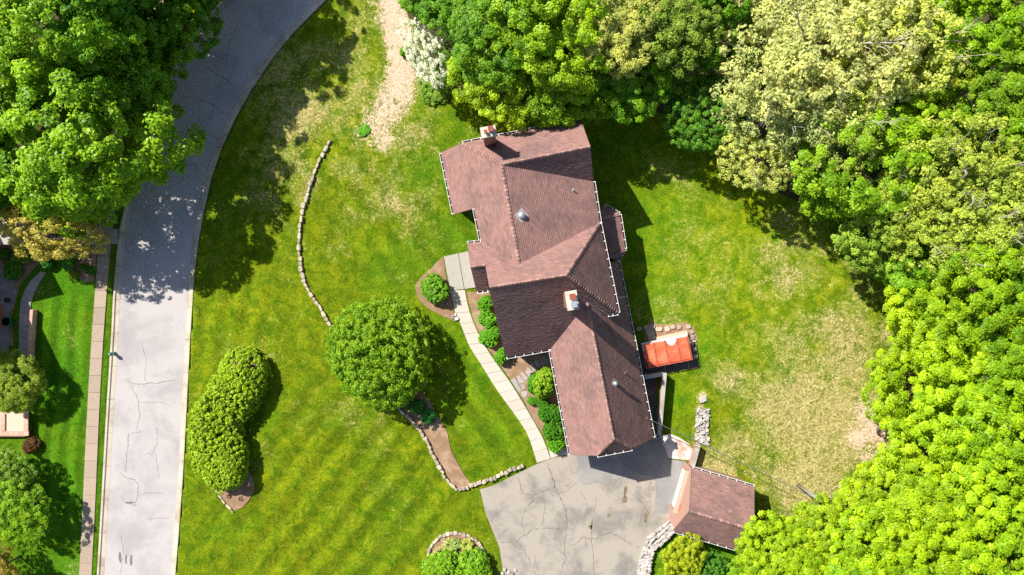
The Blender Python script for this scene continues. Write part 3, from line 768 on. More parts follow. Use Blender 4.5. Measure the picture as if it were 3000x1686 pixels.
# flagstone path from the walk to the side porch
flags = empty('flagstone_path'); tag(flags, 'irregular grey flagstone path through the mulch bed', None, None, 'structure')
fp = lambda *p: [tuple(P(1420 + x / 4.022, 820 + y / 4.022)[:2]) for x, y in p]
for q in [fp((300, 1185), (355, 1145), (435, 1305), (400, 1335)), fp((372, 1135), (410, 1125), (472, 1215), (405, 1228)), fp((415, 1235), (475, 1228), (480, 1285), (440, 1300)), fp((425, 1100), (455, 1090), (515, 1160), (475, 1195)), fp((430, 1310), (510, 1305), (505, 1360), (465, 1400), (430, 1365)),
          fp((465, 1080), (520, 1060), (585, 1095), (520, 1140)), fp((490, 1035), (515, 1030), (560, 1065), (490, 1062)), fp((525, 1000), (560, 975), (620, 1060), (585, 1085)), fp((575, 970), (625, 945), (665, 1015), (625, 1035)), fp((645, 945), (675, 925), (710, 1010), (675, 1015)), fp((672, 900), (705, 875), (760, 960), (755, 1005), (715, 1008)), fp((725, 860), (760, 850), (778, 950), (770, 1000))]:
    mb = MB(); mb.prism(wobble(q, .03, len(flags.children)), -.05, .05 + rnd.uniform(-.006, .006), 0, .02); mb.build('flagstone', MAT['flag'], flags)

# ------------------------------------------------------------------ roofs
def plane_of(a, b, c):
    n = (b - a).cross(c - a).normalized()
    if n.z < 0: n = -n
    return a, n
def hit(px, py, pl):
    """where the line of sight through a photo pixel meets a roof plane"""
    o = Vector((0, 0, H)); d = P(px, py, 0) - o
    t = (pl[0] - o).dot(pl[1]) / d.dot(pl[1])
    return o + d * t
def zpl(pl, x, y):
    a, n = pl
    return a.z - ((x - a.x) * n.x + (y - a.y) * n.y) / n.z

def clip_poly(sub, clip):
    """convex clip in 2D, clip ccw"""
    out = sub
    n = len(clip)
    for i in range(n):
        a, b = clip[i], clip[(i + 1) % n]
        inp, out = out, []
        if not inp: return []
        f = lambda p: (b[0] - a[0]) * (p[1] - a[1]) - (b[1] - a[1]) * (p[0] - a[0])
        for j in range(len(inp)):
            p, q = inp[j - 1], inp[j]
            fp_, fq = f(p), f(q)
            if fq >= 0:
                if fp_ < 0:
                    t = fp_ / (fp_ - fq); out.append((p[0] + (q[0] - p[0]) * t, p[1] + (q[1] - p[1]) * t))
                out.append(q)
            elif fp_ >= 0:
                t = fp_ / (fp_ - fq); out.append((p[0] + (q[0] - p[0]) * t, p[1] + (q[1] - p[1]) * t))
    return out

class Roof:
    def __init__(s, root, seed):
        s.root = root; s.pieces = []; s.r = random.Random(seed); s.caps = []
    def slope(s, pl, polys):
        s.pieces.append((pl, [[Vector(p) for p in q] for q in polys]))
    def height(s, x, y):
        best = None
        for pl, polys in s.pieces:
            for q in polys:
                p2 = [(v.x, v.y) for v in q]
                if area2(p2) < 0: p2 = p2[::-1]
                if all((p2[(i + 1) % len(p2)][0] - p2[i][0]) * (y - p2[i][1]) - (p2[(i + 1) % len(p2)][1] - p2[i][1]) * (x - p2[i][0]) >= -0.02 for i in range(len(p2))):
                    z = zpl(pl, x, y)
                    best = z if best is None else max(best, z)
        return best
    def build(s, exposure=0.17, width=0.36, th=0.16):
        base = MB(); tabs = MB(); var = []
        for pl, polys in s.pieces:
            a, n = pl
            for q in polys:
                if (q[1] - q[0]).cross(q[2] - q[0]).z < 0: q = q[::-1]
                m = len(q)
                low = [v - Vector((0, 0, th)) for v in q]
                base.add(q + low, [tuple(range(m)), tuple(range(2 * m - 1, m - 1, -1))] + [(i, m + i, m + (i + 1) % m, (i + 1) % m) for i in range(m)])
                down = Vector((n.x, n.y, 0))
                if down.length < 1e-4: continue
                down.normalize()
                dv = (down - n * down.dot(n)).normalized()      # down the slope
                du = n.cross(dv)
                uv = [((v - a).dot(du), (v - a).dot(dv)) for v in q]
                if area2(uv) < 0: uvc = uv[::-1]
                else: uvc = uv
                u0, u1 = min(p[0] for p in uv), max(p[0] for p in uv)
                v0, v1 = min(p[1] for p in uv), max(p[1] for p in uv)
                row = math.floor(v0 / exposure)
                while row * exposure < v1:
                    vv = row * exposure
                    u = math.floor(u0 / width) * width - (width / 2 if row % 2 else 0)
                    while u < u1:
                        wj = width * 0.955
                        rect = [(u, vv), (u + wj, vv), (u + wj, vv + exposure), (u, vv + exposure)]
                        c = clip_poly(rect, uvc)
                        u += width
                        if len(c) < 3: continue
                        lift = s.r.uniform(.016, .026)
                        top = [a + du * x + dv * y + n * (.004 + lift * (y - vv) / exposure) for x, y in c]
                        bot = [a + du * x + dv * y + n * .001 for x, y in c]
                        k = len(c)
                        # orientation: upward
                        if (top[1] - top[0]).cross(top[2] - top[0]).dot(n) < 0: top = top[::-1]; bot = bot[::-1]
                        fs = [tuple(range(k))] + [(i, k + i, k + (i + 1) % k, (i + 1) % k) for i in range(k)]
                        tabs.add(top + bot, fs)
                        var += [s.r.gauss(.5, .17)] * len(fs)
                    row += 1
        roof = base.build('roof', MAT['shingle'], s.root)
        sh = tabs.build('shingles', MAT['shingle'], roof); sh['kind'] = 'stuff'
        at = sh.data.attributes.new('var', 'FLOAT', 'FACE')
        if len(sh.data.polygons) == len(var): at.data.foreach_set('value', var)
        for L in s.caps: s._caps(roof, *L)
        s.roof = roof
        return roof
    def _caps(s, roof, A, B, n1, n2, step=0.30, wd=0.32):
        """overlapping ridge or hip shingles, each a bent tile"""
        d = B - A; L = d.length; d.normalize()
        k = max(1, int(L / step))
        s1 = (n1.cross(d)); s1 = s1 if s1.z < 0 else -s1
        s2 = (n2.cross(d)); s2 = s2 if s2.z < 0 else -s2
        s1.normalize(); s2.normalize()
        up = (n1 + n2).normalized()
        key = (round(L, 2), tuple(round(x, 2) for x in n1), tuple(round(x, 2) for x in n2))
        st = L / k
        vs = []
        for z, (e0, e1) in ((0, (.012, .07)), (1, (.0, .005))):
            for e, off in ((0, e0), (st * 1.04, e1)):
                for sd_, r in ((s1, wd / 2), (None, 0), (s2, wd / 2)):
                    p = d * e + up * (.03 + off if z == 0 else 0.0)
                    if sd_ is not None: p = p + sd_ * r
                    vs.append(p)
        fs = [(0, 1, 4, 3), (1, 2, 5, 4), (0, 6, 7, 1), (1, 7, 8, 2), (0, 3, 9, 6), (2, 8, 11, 5), (3, 4, 10, 9), (4, 5, 11, 10)]
        me = bpy.data.meshes.new('ridge_cap'); me.from_pydata([tuple(v) for v in vs], [], fs); me.materials.append(MAT['ridge']); me.update()
        for i in range(k):
            o = bpy.data.objects.new('ridge_cap', me); COL.objects.link(o)
            o.location = A + d * (st * i); o.parent = roof

def gutter(parent, A, B, out, hang=0.75, wd=0.13, ov=0.0):
    """open gutter on an eave edge A-B; out = horizontal direction away from the roof"""
    d = (B - A); L = d.length; d.normalize()
    out = Vector((out.x, out.y, 0)); out = (out - d * out.dot(d)).normalized()
    up = Vector((0, 0, 1))
    prof = [(0.0, 0.0), (0.0, -.11), (wd, -.11), (wd, .0), (wd + .03, .0), (wd + .03, -.125), (-.012, -.125), (-.012, 0.0)]
    vs = []
    for e in (A, B):
        for o_, z in prof: vs.append(e + out * (o_ + .02) + up * (z - .02))
    n = len(prof)
    fs = [(i, n + i, n + (i + 1) % n, (i + 1) % n) for i in range(n)] + [(0, 1, 2, 3, 4, 5, 6, 7), (15, 14, 13, 12, 11, 10, 9, 8)]
    g = mesh_obj('gutter', vs, fs, [MAT['white'], MAT['gutter_in']], parent)
    mi = [0] * len(g.data.polygons)
    for i in (0, 1, 2):
        if i < len(mi): mi[i] = 1
    g.data.polygons.foreach_set('material_index', mi)
    k = max(2, int(L / hang))
    me = None
    for i in range(k + 1):
        p = A + d * (.05 + (L - .1) * i / k)
        if me is None:
            mb = MB(); mb.add([out * -.01 + d * -.03 + up * -.005, out * -.01 + d * .03 + up * -.005, out * (wd + .06) + d * .03 + up * -.005, out * (wd + .06) + d * -.03 + up * -.005, out * -.01 + d * -.03 + up * .012, out * -.01 + d * .03 + up * .012, out * (wd + .06) + d * .03 + up * .012, out * (wd + .06) + d * -.03 + up * .012], [(0, 1, 2, 3), (7, 6, 5, 4), (0, 4, 5, 1), (1, 5, 6, 2), (2, 6, 7, 3), (3, 7, 4, 0)])
            me = mb.build('hanger', MAT['white'], g)
            me.location = p
        else:
            o = bpy.data.objects.new('hanger', me.data); COL.objects.link(o); o.location = p; o.parent = g
    return g

def walls(parent, roof, poly, mat, name='wall', z0=-0.3, step=0.15, drop=0.19):
    """upright walls along a closed outline, their tops following the roof above"""
    n = len(poly)
    for i in range(n):
        a, b = poly[i], poly[(i + 1) % n]
        L = math.dist(a, b)
        if L < .05: continue
        k = max(1, int(L / step))
        vs, fs = [], []
        last = 2.6
        for j in range(k + 1):
            x = a[0] + (b[0] - a[0]) * j / k; y = a[1] + (b[1] - a[1]) * j / k
            h = roof.height(x, y)
            if h is None: h = last + drop
            last = h - drop
            vs += [(x, y, z0), (x, y, last)]
        for j in range(k): fs.append((2 * j, 2 * j + 2, 2 * j + 3, 2 * j + 1))
        mesh_obj(name, vs, fs, mat, parent)

def wall_window(parent, c, along, out, wd, hh, name='window'):
    """framed window or door standing a little proud of a wall"""
    along = Vector((*along, 0)).normalized(); out = Vector((*out, 0)).normalized(); up = Vector((0, 0, 1))
    def bx(o0, o1, u0, u1, z0, z1, nm, mt, par):
        vs = [c + along * u + out * o + up * z for o in (o0, o1) for u, z in ((u0, z0), (u1, z0), (u1, z1), (u0, z1))]
        return mesh_obj(nm, vs, [(3, 2, 1, 0), (4, 5, 6, 7), (0, 1, 5, 4), (1, 2, 6, 5), (2, 3, 7, 6), (3, 0, 4, 7)], mt, par)
    f = bx(-.03, .05, -wd / 2, wd / 2, 0, hh, name, MAT['white'], parent)
    for s0, s1 in ((-wd / 2 + .08, -.03), (.03, wd / 2 - .08)):
        bx(.04, .056, s0, s1, .08, hh - .08, 'pane', MAT['glass'] if name == 'window' else MAT['white'], f)
    return f

# ---- main house
house = empty('house', tuple(P(1550, 850)))
tag(house, 'large brick house with brown shingle hip and gable roofs and two chimneys', 'house')
HR = Roof(house, 3)
A_, B_, C_, D_ = P(1354, 420, 5.0), P(1701, 352, 5.0), P(1729, 430.5, 8.0), P(1469, 483, 8.0)
plN = plane_of(A_, B_, (C_ + D_) / 2)
C_, D_, A_, B_ = hit(1729, 430.5, plN), hit(1469, 483, plN), hit(1354, 420, plN), hit(1701, 352, plN)
G_ = P(1521, 774, D_.z)
plW = plane_of(D_, G_, A_)
E_, F_, N_, J_ = hit(1292.5, 448.5, plW), hit(1329.5, 628, plW), hit(1390, 611, plW), hit(1410, 709, plW)
HR.slope(plN, [[A_, B_, C_, D_]])
HR.slope(plW, [[A_, E_, F_, N_], [A_, N_, J_, G_, D_]])
K_, L_ = P(1659, 807, 9.7), P(1433, 843, 9.7)
plNP = plane_of(K_, L_, G_)
I_ = hit(1757, 654, plNP)
plE = plane_of(D_, I_, G_)
H_ = hit(1738, 532, plE)
plSD = plane_of(D_, C_, H_)
HR.slope(plSD, [[D_, C_, H_]])
HR.slope(plE, [[D_, H_, I_, G_]])
J2_, N1_, N2_ = hit(1369, 714, plNP), hit(1379.5, 783, plNP), hit(1422, 778, plNP)
Jn_ = hit(1410, 709, plNP)
HR.slope(plNP, [[Jn_, G_, L_, N2_], [G_, I_, K_, L_], [J2_, Jn_, N2_, N1_]])
Pp_ = P(1483, 1047, 2.8)
plS = plane_of(K_, L_, Pp_)
Q__, R_, Op_, O_ = hit(1612.6, 1023.5, plS), hit(1721, 886, plS), hit(1780, 923, plS), hit(1811, 917.5, plS)
HR.slope(plS, [[L_, Pp_, Q__, R_, K_], [K_, R_, Op_, O_]])
HR.slope(plane_of(K_, O_, I_), [[K_, O_, I_]])
N3_ = P(1430.6, 850, N2_.z - 2.15)
plP = plane_of(N1_, N2_, N3_)
N4_ = hit(1397.5, 855, plP)
HR.slope(plP, [[N1_, N4_, N3_, N2_]])
Sr_ = P(1799, 1287, R_.z)
U_ = P(1914.6, 1283, 2.8)
plGE = plane_of(R_, Sr_, U_)
plGW = plane_of(R_, Sr_, Q__)
T_, V_ = hit(1671, 1333, plGW), hit(1749, 1335, plGW)
W_ = hit(1852.5, 1315, plGE)
Y_, Zz = hit(1811, 766, plGE), hit(1776, 772, plGE)
HR.slope(plGW, [[R_, Q__, T_, V_, Sr_]])
HR.slope(plGE, [[R_, Sr_, W_, U_, Y_, Zz]])
HR.slope(plane_of(Sr_, V_, W_), [[Sr_, V_, W_]])
# bay roof on the east side
b1, b2, b3, b4, b5 = P(1756, 607, 2.9), P(1773, 604, 2.9), P(1815, 628, 2.9), P(1831, 730, 2.9), P(1808, 765, 2.9)
t1, t2 = P(1762, 640, 3.75), P(1786, 752, 3.75)
HR.slope(plane_of(b1, b2, t1), [[b1, b2, t1]])
HR.slope(plane_of(b2, b3, t1), [[b2, b3, t1]])
HR.slope(plane_of(b3, b4, t1), [[b3, b4, t2, t1]])
HR.slope(plane_of(b4, b5, t2), [[b4, b5, t2]])
cp = lambda a, b, p1, p2: HR.caps.append((a, b, p1[1], p2[1]))
plHE = plane_of(K_, O_, I_); plJ = plane_of(Sr_, V_, W_)
cp(D_, C_, plN, plSD); cp(A_, D_, plN, plW); cp(D_, G_, plW, plE); cp(L_, K_, plNP, plS); cp(I_, K_, plNP, plHE); cp(O_, K_, plHE, plS)
cp(R_, Sr_, plGW, plGE); cp(V_, Sr_, plGW, plJ); cp(W_, Sr_, plGE, plJ); cp(N1_, N2_, plNP, plP)
cp(b2, t1, plane_of(b1, b2, t1), plane_of(b2, b3, t1)); cp(b3, t1, plane_of(b2, b3, t1), plane_of(b3, b4, t1)); cp(b4, t2, plane_of(b3, b4, t1), plane_of(b4, b5, t2))
HR.build()
ctr = P(1550, 800)
def gut(a, b, ref, **k):
    m = (a + b) / 2
    return gutter(house, a, b, Vector((m.x - ref.x, m.y - ref.y, 0)), **k)
gut(A_, B_, D_); gut(E_, F_, G_); gut(N_, J_, G_); gut(J2_, Jn_, L_); gut(N4_, N3_, N2_); gut(Pp_, Q__, L_); gut(Q__, T_, Sr_); gut(Y_, U_, Sr_); gut(I_, O_, K_); gut(Op_, O_, R_ + Vector((-2, 4, 0))); gut(H_, I_, G_); gut(V_, W_, Sr_); gut(b2, b3, t1); gut(b3, b4, t1); gut(b4, b5, t2)
outline = xy([E_, B_, H_, I_, Y_, U_, T_, Q__, Pp_, N3_, N4_, J2_, J_, N_, F_])
outline = offset_poly(outline, -.42)
walls(house, HR, outline, MAT['brick'])
walls(house, HR, offset_poly(xy([b1, b2, b3, b4, b5]), -.2), MAT['brick'])
wi = offset_poly(xy([H_, I_, O_, Op_, R_, G_]), -.42)
walls(house, HR, [wi[1], wi[2], wi[3]], MAT['brick'], z0=2.0)
# fascia boards on the rakes
def fascia(a, b):
    d = (b - a).normalized(); o = Vector((d.y, -d.x, 0)).normalized()
    m = (a + b) / 2
    if o.dot(Vector((m.x - ctr.x, m.y - ctr.y, 0))) < 0: o = -o
    vs = [p + o * k + Vector((0, 0, z)) for p in (a, b) for k, z in ((.002, -.17), (.035, -.17), (.035, .012), (.002, .012))]
    mesh_obj('rake_board', vs, [(0, 1, 2, 3), (7, 6, 5, 4), (0, 4, 5, 1), (1, 5, 6, 2), (2, 6, 7, 3), (3, 7, 4, 0)], MAT['shingle'], house)
for a, b in ((B_, C_), (C_, H_), (A_, E_), (F_, N_), (L_, Pp_), (J2_, N1_), (N1_, N4_), (T_, V_), (W_, U_)): fascia(a, b)
# chimneys
def chimney(cx, cy, zt, zb, sx, sy, rz, label, flues):
    mb = MB(); mb.box((cx, cy, (zt - .22 + zb) / 2), (sx, sy, zt - .22 - zb), rz)
    ch = mb.build('chimney', MAT['brick'], house); ch['label'] = label
    mb = MB(); mb.box((cx, cy, zt - .16), (sx + .16, sy + .16, .12), rz); mb.build('corbel', MAT['brick'], ch)
    mb = MB(); mb.box((cx, cy, zt - .04), (sx + .24, sy + .24, .12), rz, taper=.97); mb.build('cap', MAT['cap'], ch)
    ca, sa = math.cos(rz), math.sin(rz)
    for fx_, fy_, w_, h_, m_ in flues:
        x = cx + fx_ * ca - fy_ * sa; y = cy + fx_ * sa + fy_ * ca
        mb = MB(); mb.box((x, y, zt + .02 + h_ / 2), (w_, w_, h_), rz); f = mb.build('flue', MAT[m_], ch)
        mb = MB(); mb.box((x, y, zt + .045 + h_), (w_ + .1, w_ + .1, .05), rz); mb.build('flue_cap', MAT[m_ if m_ != 'cap' else 'flue'], f)
ang = math.atan2(C_.y - D_.y, C_.x - D_.x)
c1 = P(1431, 386, 9.6)
chimney(c1.x, c1.y, 9.6, 0, .98, .62, ang, 'brick chimney on the north eave with two flue pots', [(.22, .1, .34, .38, 'flue'), (-.22, -.02, .17, .25, 'cap')])
ang2 = math.atan2(K_.y - L_.y, K_.x - L_.x)
c2 = P(1676, 881, 11.6)
chimney(c2.x, c2.y, 11.6, 4.0, .66, 1.22, ang2, 'tall brick chimney near the ridge with a metal flue cap', [(.06, .28, .36, .22, 'flue'), (.06, -.3, .36, .3, 'steel')])
# vents
def vent(px, py, pl, r, h, mat_, name='roof_vent', dome=True):
    p = hit(px, py, pl)
    mb = MB(); mb.tube([p - Vector((0, 0, .2)), p + Vector((0, 0, h))], [r * .75, r * .75], 12)
    if dome:
        mb.tube([p + Vector((0, 0, h - .02)), p + Vector((0, 0, h + .02)), p + Vector((0, 0, h + .12)), p + Vector((0, 0, h + .18))], [r * 1.05, r * 1.1, r * .8, r * .25], 14)
    v = mb.build(name, mat_, house, True)
    n = pl[1]; s1 = n.orthogonal().normalized(); s2 = n.cross(s1)
    mb = MB(); mb.add([p + s1 * (i * r * 1.7) + s2 * (j * r * 1.7) + n * .034 for i, j in ((-1, -1), (1, -1), (1, 1), (-1, 1))], [(0, 1, 2, 3)])
    mb.build('flashing', MAT['lead'], v)
vent(1528, 632, plE, .26, .22, MAT['steel']); vent(1800, 1122, plGE, .19, .55, MAT['steel'])
vent(1679, 558, plE, .075, .32, MAT['lead'], 'vent_pipe', False); vent(1831, 1093, plGE, .08, .3, MAT['flue'], 'vent_pipe', False); vent(1822, 990, plGE, .05, .25, MAT['lead'], 'vent_pipe', False); vent(1801, 789, plGE, .05, .2, MAT['lead'], 'vent_pipe', False); vent(1894, 1224, plGE, .06, .5, MAT['flue'], 'service_mast', False)
mb = MB()
fa, fb = hit(1806, 874, plGE), hit(1831, 869, plGE)
mb.add([fa + Vector((0, .05, .035)), fb + Vector((0, .05, .035)), fb + Vector((0, -.05, .035)), fa + Vector((0, -.05, .035))], [(3, 2, 1, 0)])
mb.build('flashing', MAT['cap'], house)
# valley flashing
va, vb = R_ + Vector((0, 0, .05)), Op_ + Vector((0, 0, .05))
mb = MB(); mb.tube([va, vb], [.035, .035], 6); mb.build('valley_flashing', MAT['lead'], house)
# openings on the walls
def wall_pt(i, t, z):
    a, b = outline[i], outline[(i + 1) % len(outline)]
    c = Vector((a[0] + (b[0] - a[0]) * t, a[1] + (b[1] - a[1]) * t, z))
    d = Vector((b[0] - a[0], b[1] - a[1]))
    o = Vector((d.y, -d.x))
    mid = c.to_2d() + o.normalized() * .3
    if inside(np.array([mid.x]), np.array([mid.y]), outline)[0]: o = -o
    return c, d, o
for i, t, z, w_, h_ in [(0, .45, 1, 1.3, 1.3), (0, .75, 1, 1.3, 1.3), (0, .75, 3.5, 1.2, 1.1), (1, .3, 1, 1.4, 1.3), (1, .7, 1, 1.4, 1.3), (1, .5, 4.0, 1.2, 1.2), (2, .35, 3.6, 1.2, 1.2), (4, .7, .9, 1.2, 1.1), (6, .35, .9, 1.5, 1.1), (6, .7, .9, 1.5, 1.1), (8, .35, .9, 1.6, 1.2), (8, .7, .9, 1.6, 1.2), (14, .4, .9, 1.4, 1.0)]:
    c, d, o = wall_pt(i, t, z); wall_window(house, c, d, o, w_, h_)
c, d, o = wall_pt(5, .5, 0.0); wall_window(house, c, d, o, 4.8, 2.1, 'garage_door')
c, d, o = wall_pt(10, .5, 0.06); wall_window(house, c, d, o, 1.2, 2.1, 'front_door')
fix_parent(house)

# ---- brick shed with a garage door
shed = empty('shed', tuple(P(2080, 1480)))
tag(shed, 'small brick shed with brown gable roof and white door facing the driveway', 'shed')
SR = Roof(shed, 9)
s_nw, s_ne, s_sw = P(2028, 1373, 2.8), P(2210, 1427, 2.8), P(1974, 1555, 2.8)
s_rw = P(2021, 1499, 5.0)
sdir = s_ne - s_nw
s_re = s_rw + sdir; s_se = s_sw + sdir
pl1 = plane_of(s_nw, s_ne, s_rw); pl2 = plane_of(s_rw, s_re, s_sw)
SR.slope(pl1, [[s_nw, s_ne, s_re, s_rw]]); SR.slope(pl2, [[s_rw, s_re, s_se, s_sw]])
SR.caps.append((s_rw, s_re, pl1[1], pl2[1]))
SR.build()
gutter(shed, s_nw, s_ne, Vector((.2, 1, 0))); gutter(shed, s_sw, s_se, Vector((-.2, -1, 0)))
so_ = offset_poly(xy([s_nw, s_ne, s_se, s_sw]), -.12)
walls(shed, SR, so_, MAT['pink_brick'], drop=.17)
# door in the west wall
wa, wb = Vector((*so_[0], 0)), Vector((*so_[3], 0))
wd_ = (wb - wa).normalized(); wo = Vector((wd_.y, -wd_.x, 0))
if wo.x > 0: wo = -wo
mid = wa + (wb - wa) * .43
def sbox(nm, mt, u0, u1, z0, z1, o0, o1, par=shed, origin=mid):
    vs = [origin + wd_ * u + wo * o + Vector((0, 0, z)) for o in (o0, o1) for u, z in ((u0, z0), (u1, z0), (u1, z1), (u0, z1))]
    return mesh_obj(nm, vs, [(3, 2, 1, 0), (4, 5, 6, 7), (0, 1, 5, 4), (1, 2, 6, 5), (2, 3, 7, 6), (3, 0, 4, 7)], mt, par)
dr = sbox('garage_door', MAT['white'], -1.75, 1.75, 0.0, 1.65, .0, .06)
for k in range(1, 4): sbox('door_panel', MAT['white'], -1.7, 1.7, .05 + .41 * (k - 1), .41 * k, .06, .08, dr)
sbox('door_header', MAT['pink_stone'], -1.95, 1.95, 1.66, 1.92, .0, .30)
sbox('door_trim', MAT['pink_brick'], -1.92, -1.76, 0.0, 1.66, .0, .12); sbox('door_trim', MAT['pink_brick'], 1.76, 1.92, 0.0, 1.66, .0, .30)
lb = sbox('wall_lamp', MAT['terracotta'], 1.0, 1.5, 2.35, 2.6, .0, .14)
for a, b in ((s_nw, s_rw), (s_rw, s_sw)):
    d = (b - a).normalized()
    vs = [p + wo * k + Vector((0, 0, z)) for p in (a, b) for k, z in ((-.01, -.16), (.03, -.16), (.03, .014), (-.01, .014))]
    mesh_obj('rake_board', vs, [(0, 1, 2, 3), (7, 6, 5, 4), (0, 4, 5, 1), (1, 5, 6, 2), (2, 6, 7, 3), (3, 7, 4, 0)], MAT['shingle'], shed)
fix_parent(shed)

# ------------------------------------------------------------------ walls and structures beside the garage
def wall_seg(parent, a, b, wd, h, z0=-.3, capw=.0, mats=('concrete', 'pink_brick')):
    d = Vector((b[0] - a[0], b[1] - a[1], 0)); L = d.length; rz = math.atan2(d.y, d.x)
    c = ((a[0] + b[0]) / 2, (a[1] + b[1]) / 2)
    mb = MB(); mb.box((c[0], c[1], (z0 + h - .12) / 2), (L, wd, h - .12 - z0), rz); mb.build('wall_body', MAT[mats[1]], parent)
    mb = MB(); mb.box((c[0], c[1], h - .058), (L + .06, wd + .08, .115), rz); mb.build('coping', MAT[mats[0]], parent)
yw = empty('garage_yard_wall', tuple(P(1935, 1200)))
tag(yw, 'concrete topped brick wall enclosing the narrow yard behind the garage', 'wall')
for a, b in (((1880, 1108), (1940, 1097)), ((1948, 1094), (1931, 1284)), ((1905, 1275), (1928, 1282))):
    wall_seg(yw, P(a[0], a[1], 1.25)[:2], P(b[0], b[1], 1.25)[:2], .28, 1.25)
fix_parent(yw)
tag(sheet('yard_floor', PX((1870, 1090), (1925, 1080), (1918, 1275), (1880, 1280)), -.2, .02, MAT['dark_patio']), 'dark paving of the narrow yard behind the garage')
pil = empty('gate_pillar', tuple(P(1942, 1284)))
tag(pil, 'square concrete topped pillar with a round white lamp at the garage corner', 'pillar')
pc = P(1948, 1287, 1.5)
mb = MB(); mb.box((pc.x, pc.y, .62), (.42, .42, 1.5), .1); mb.build('shaft', MAT['pink_brick'], pil)
mb = MB(); mb.box((pc.x, pc.y, 1.42), (.58, .58, .11), .1); mb.build('coping', MAT['concrete'], pil)
mb = MB(); mb.tube([(pc.x, pc.y, 1.47), (pc.x, pc.y, 1.52), (pc.x, pc.y, 1.6), (pc.x, pc.y, 1.72), (pc.x, pc.y, 1.8)], [.07, .09, .17, .15, .04], 14); mb.build('lamp_globe', MAT['white'], pil, True)
fix_parent(pil)
rw = empty('retaining_wall', tuple(P(2035, 1345)))
tag(rw, 'low pink brick retaining wall between the gravel and the shed', 'wall')
wall_seg(rw, P(2046, 1306, .9)[:2], P(2026, 1378, .9)[:2], .30, .95)
fix_parent(rw)
# red canopy
can = empty('garden_canopy', tuple(P(1950, 1030)))
tag(can, 'orange red four panel canopy with white sheet beside the garage', 'canopy')
cNW, cNE, cSE, cSW = P(1879.4, 1009, 1.45), P(2014.7, 983, 1.45), P(2028.5, 1054, 1.3), P(1894, 1080, 1.3)
def cpt(u, v, dz=0.0):
    return cNW * (1 - u) * (1 - v) + cNE * u * (1 - v) + cSE * u * v + cSW * (1 - u) * v + Vector((0, 0, dz))
us = [.01, .25, .50, .76, .99]
for k in range(4):
    vs, fs = [], []
    nu, nv = 10, 14
    for i in range(nu + 1):
        for j in range(nv + 1):
            fu = i / nu; v0 = .03
            if k == 2: v0 = .03 + .25 * math.sin(math.pi * min(1, max(0, fu))) ** .8
            vv = v0 + (0.985 - v0) * j / nv
            u = us[k] + (us[k + 1] - us[k]) * (0.02 + .96 * fu)
            if k == 0: u += .018 * math.sin(vv * 9) * (1 - fu) + .012 * (1 - fu)
            sag = -.10 * math.sin(math.pi * fu) * (0.6 + .4 * math.sin(vv * 5 + k)) if k != 3 else -.03 * math.sin(math.pi * fu)
            sag += (.012 * math.sin(vv * 23 + k * 2) * math.sin(math.pi * fu)) if k < 2 else 0
            vs.append(cpt(u, vv, sag - .01))
    for i in range(nu):
        for j in range(nv):
            a = i * (nv + 1) + j
            fs.append((a, a + 1, a + nv + 2, a + nv + 1))
    o = mesh_obj('panel', vs, fs, MAT['red_fabric'], can, True)
    md = o.modifiers.new('thickness', 'SOLIDIFY'); md.thickness = .012; md.offset = -1
def rail(a, b, r=.03, nm='rail', mt='red_metal'):
    mb = MB(); mb.tube([a, b], [r, r], 8); mb.build(nm, MAT[mt], can)
for u in us[1:4]: rail(cpt(u, .0, .03), cpt(u, 1.03, .03), .035)
rail(cpt(0, 1), cpt(1, 1), .035); rail(cpt(1, 0), cpt(1, 1), .03); rail(cpt(0, 0), cpt(0, 1), .03)
for u in (0.01, .99):
    for v in (.01, .99):
        p = cpt(u, v); rail(Vector((p.x, p.y, -.1)), p, .035, 'post')
mb = MB()
for i in range(12):
    pass
ws = [cpt(u, v, -.16) for u, v in ((.0, -.03), (1, -.03), (1, .32), (.0, .32))]
mesh_obj('white_sheet', ws + [p - Vector((0, 0, .03)) for p in ws], [(3, 2, 1, 0), (4, 5, 6, 7), (0, 1, 5, 4), (1, 2, 6, 5), (2, 3, 7, 6), (3, 0, 4, 7)], MAT['white'], can)
fix_parent(can)
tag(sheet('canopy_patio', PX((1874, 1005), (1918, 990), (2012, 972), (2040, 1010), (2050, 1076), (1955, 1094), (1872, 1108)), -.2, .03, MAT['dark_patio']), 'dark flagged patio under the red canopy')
tag(sheet('concrete_ledge', PX((1920, 988), (2010, 969), (2014, 982), (1922, 1002)), -.2, .42, MAT['sand']), 'tan concrete ledge behind the red canopy')
cz = lambda x, y: P(1840 + x / 7.24, 920 + y / 7.24)
for x, y, a, b in [(510, 275, .5, .42), (650, 325, .62, .4), (825, 320, .48, .52), (940, 280, .5, .42), (1085, 275, .38, .45), (1280, 265, .46, .42), (1350, 380, .36, .34), (1370, 490, .38, .5), (1400, 580, .3, .2), (1410, 745, .34, .38), (1425, 905, .38, .4), (1360, 640, .3, .3)]:
    p = cz(x, y)
    tag(put(STONES, 'stepping_stone', p.x, p.y, 0.0, (a, b, .16), rnd.uniform(-.3, .6), None, .05), 'white stepping stone set in the soil around the red canopy', 'stone', 'stones around the red canopy')
st = empty('stone_stair'); tag(st, 'short stair of thin grey stone treads beside the red canopy', 'stair')
for k in range(9):
    p = cz(440 + 8 * k, 300 + 33 * k)
    put(STONES, 'tread', p.x, p.y, .24 - .02 * k, (.72, .2, .12), math.radians(9), st, .02)
for x, y, a, b in [(235, 320, .55, .42), (390, 300, .5, .5)]:
    p = cz(x, y); tag(put(STONES, 'stepping_stone', p.x, p.y, 0.0, (a, b, .14), .2, None, .03), 'grey stepping stone in the shade at the head of the stone stair', 'stone', 'stones at the head of the stair')

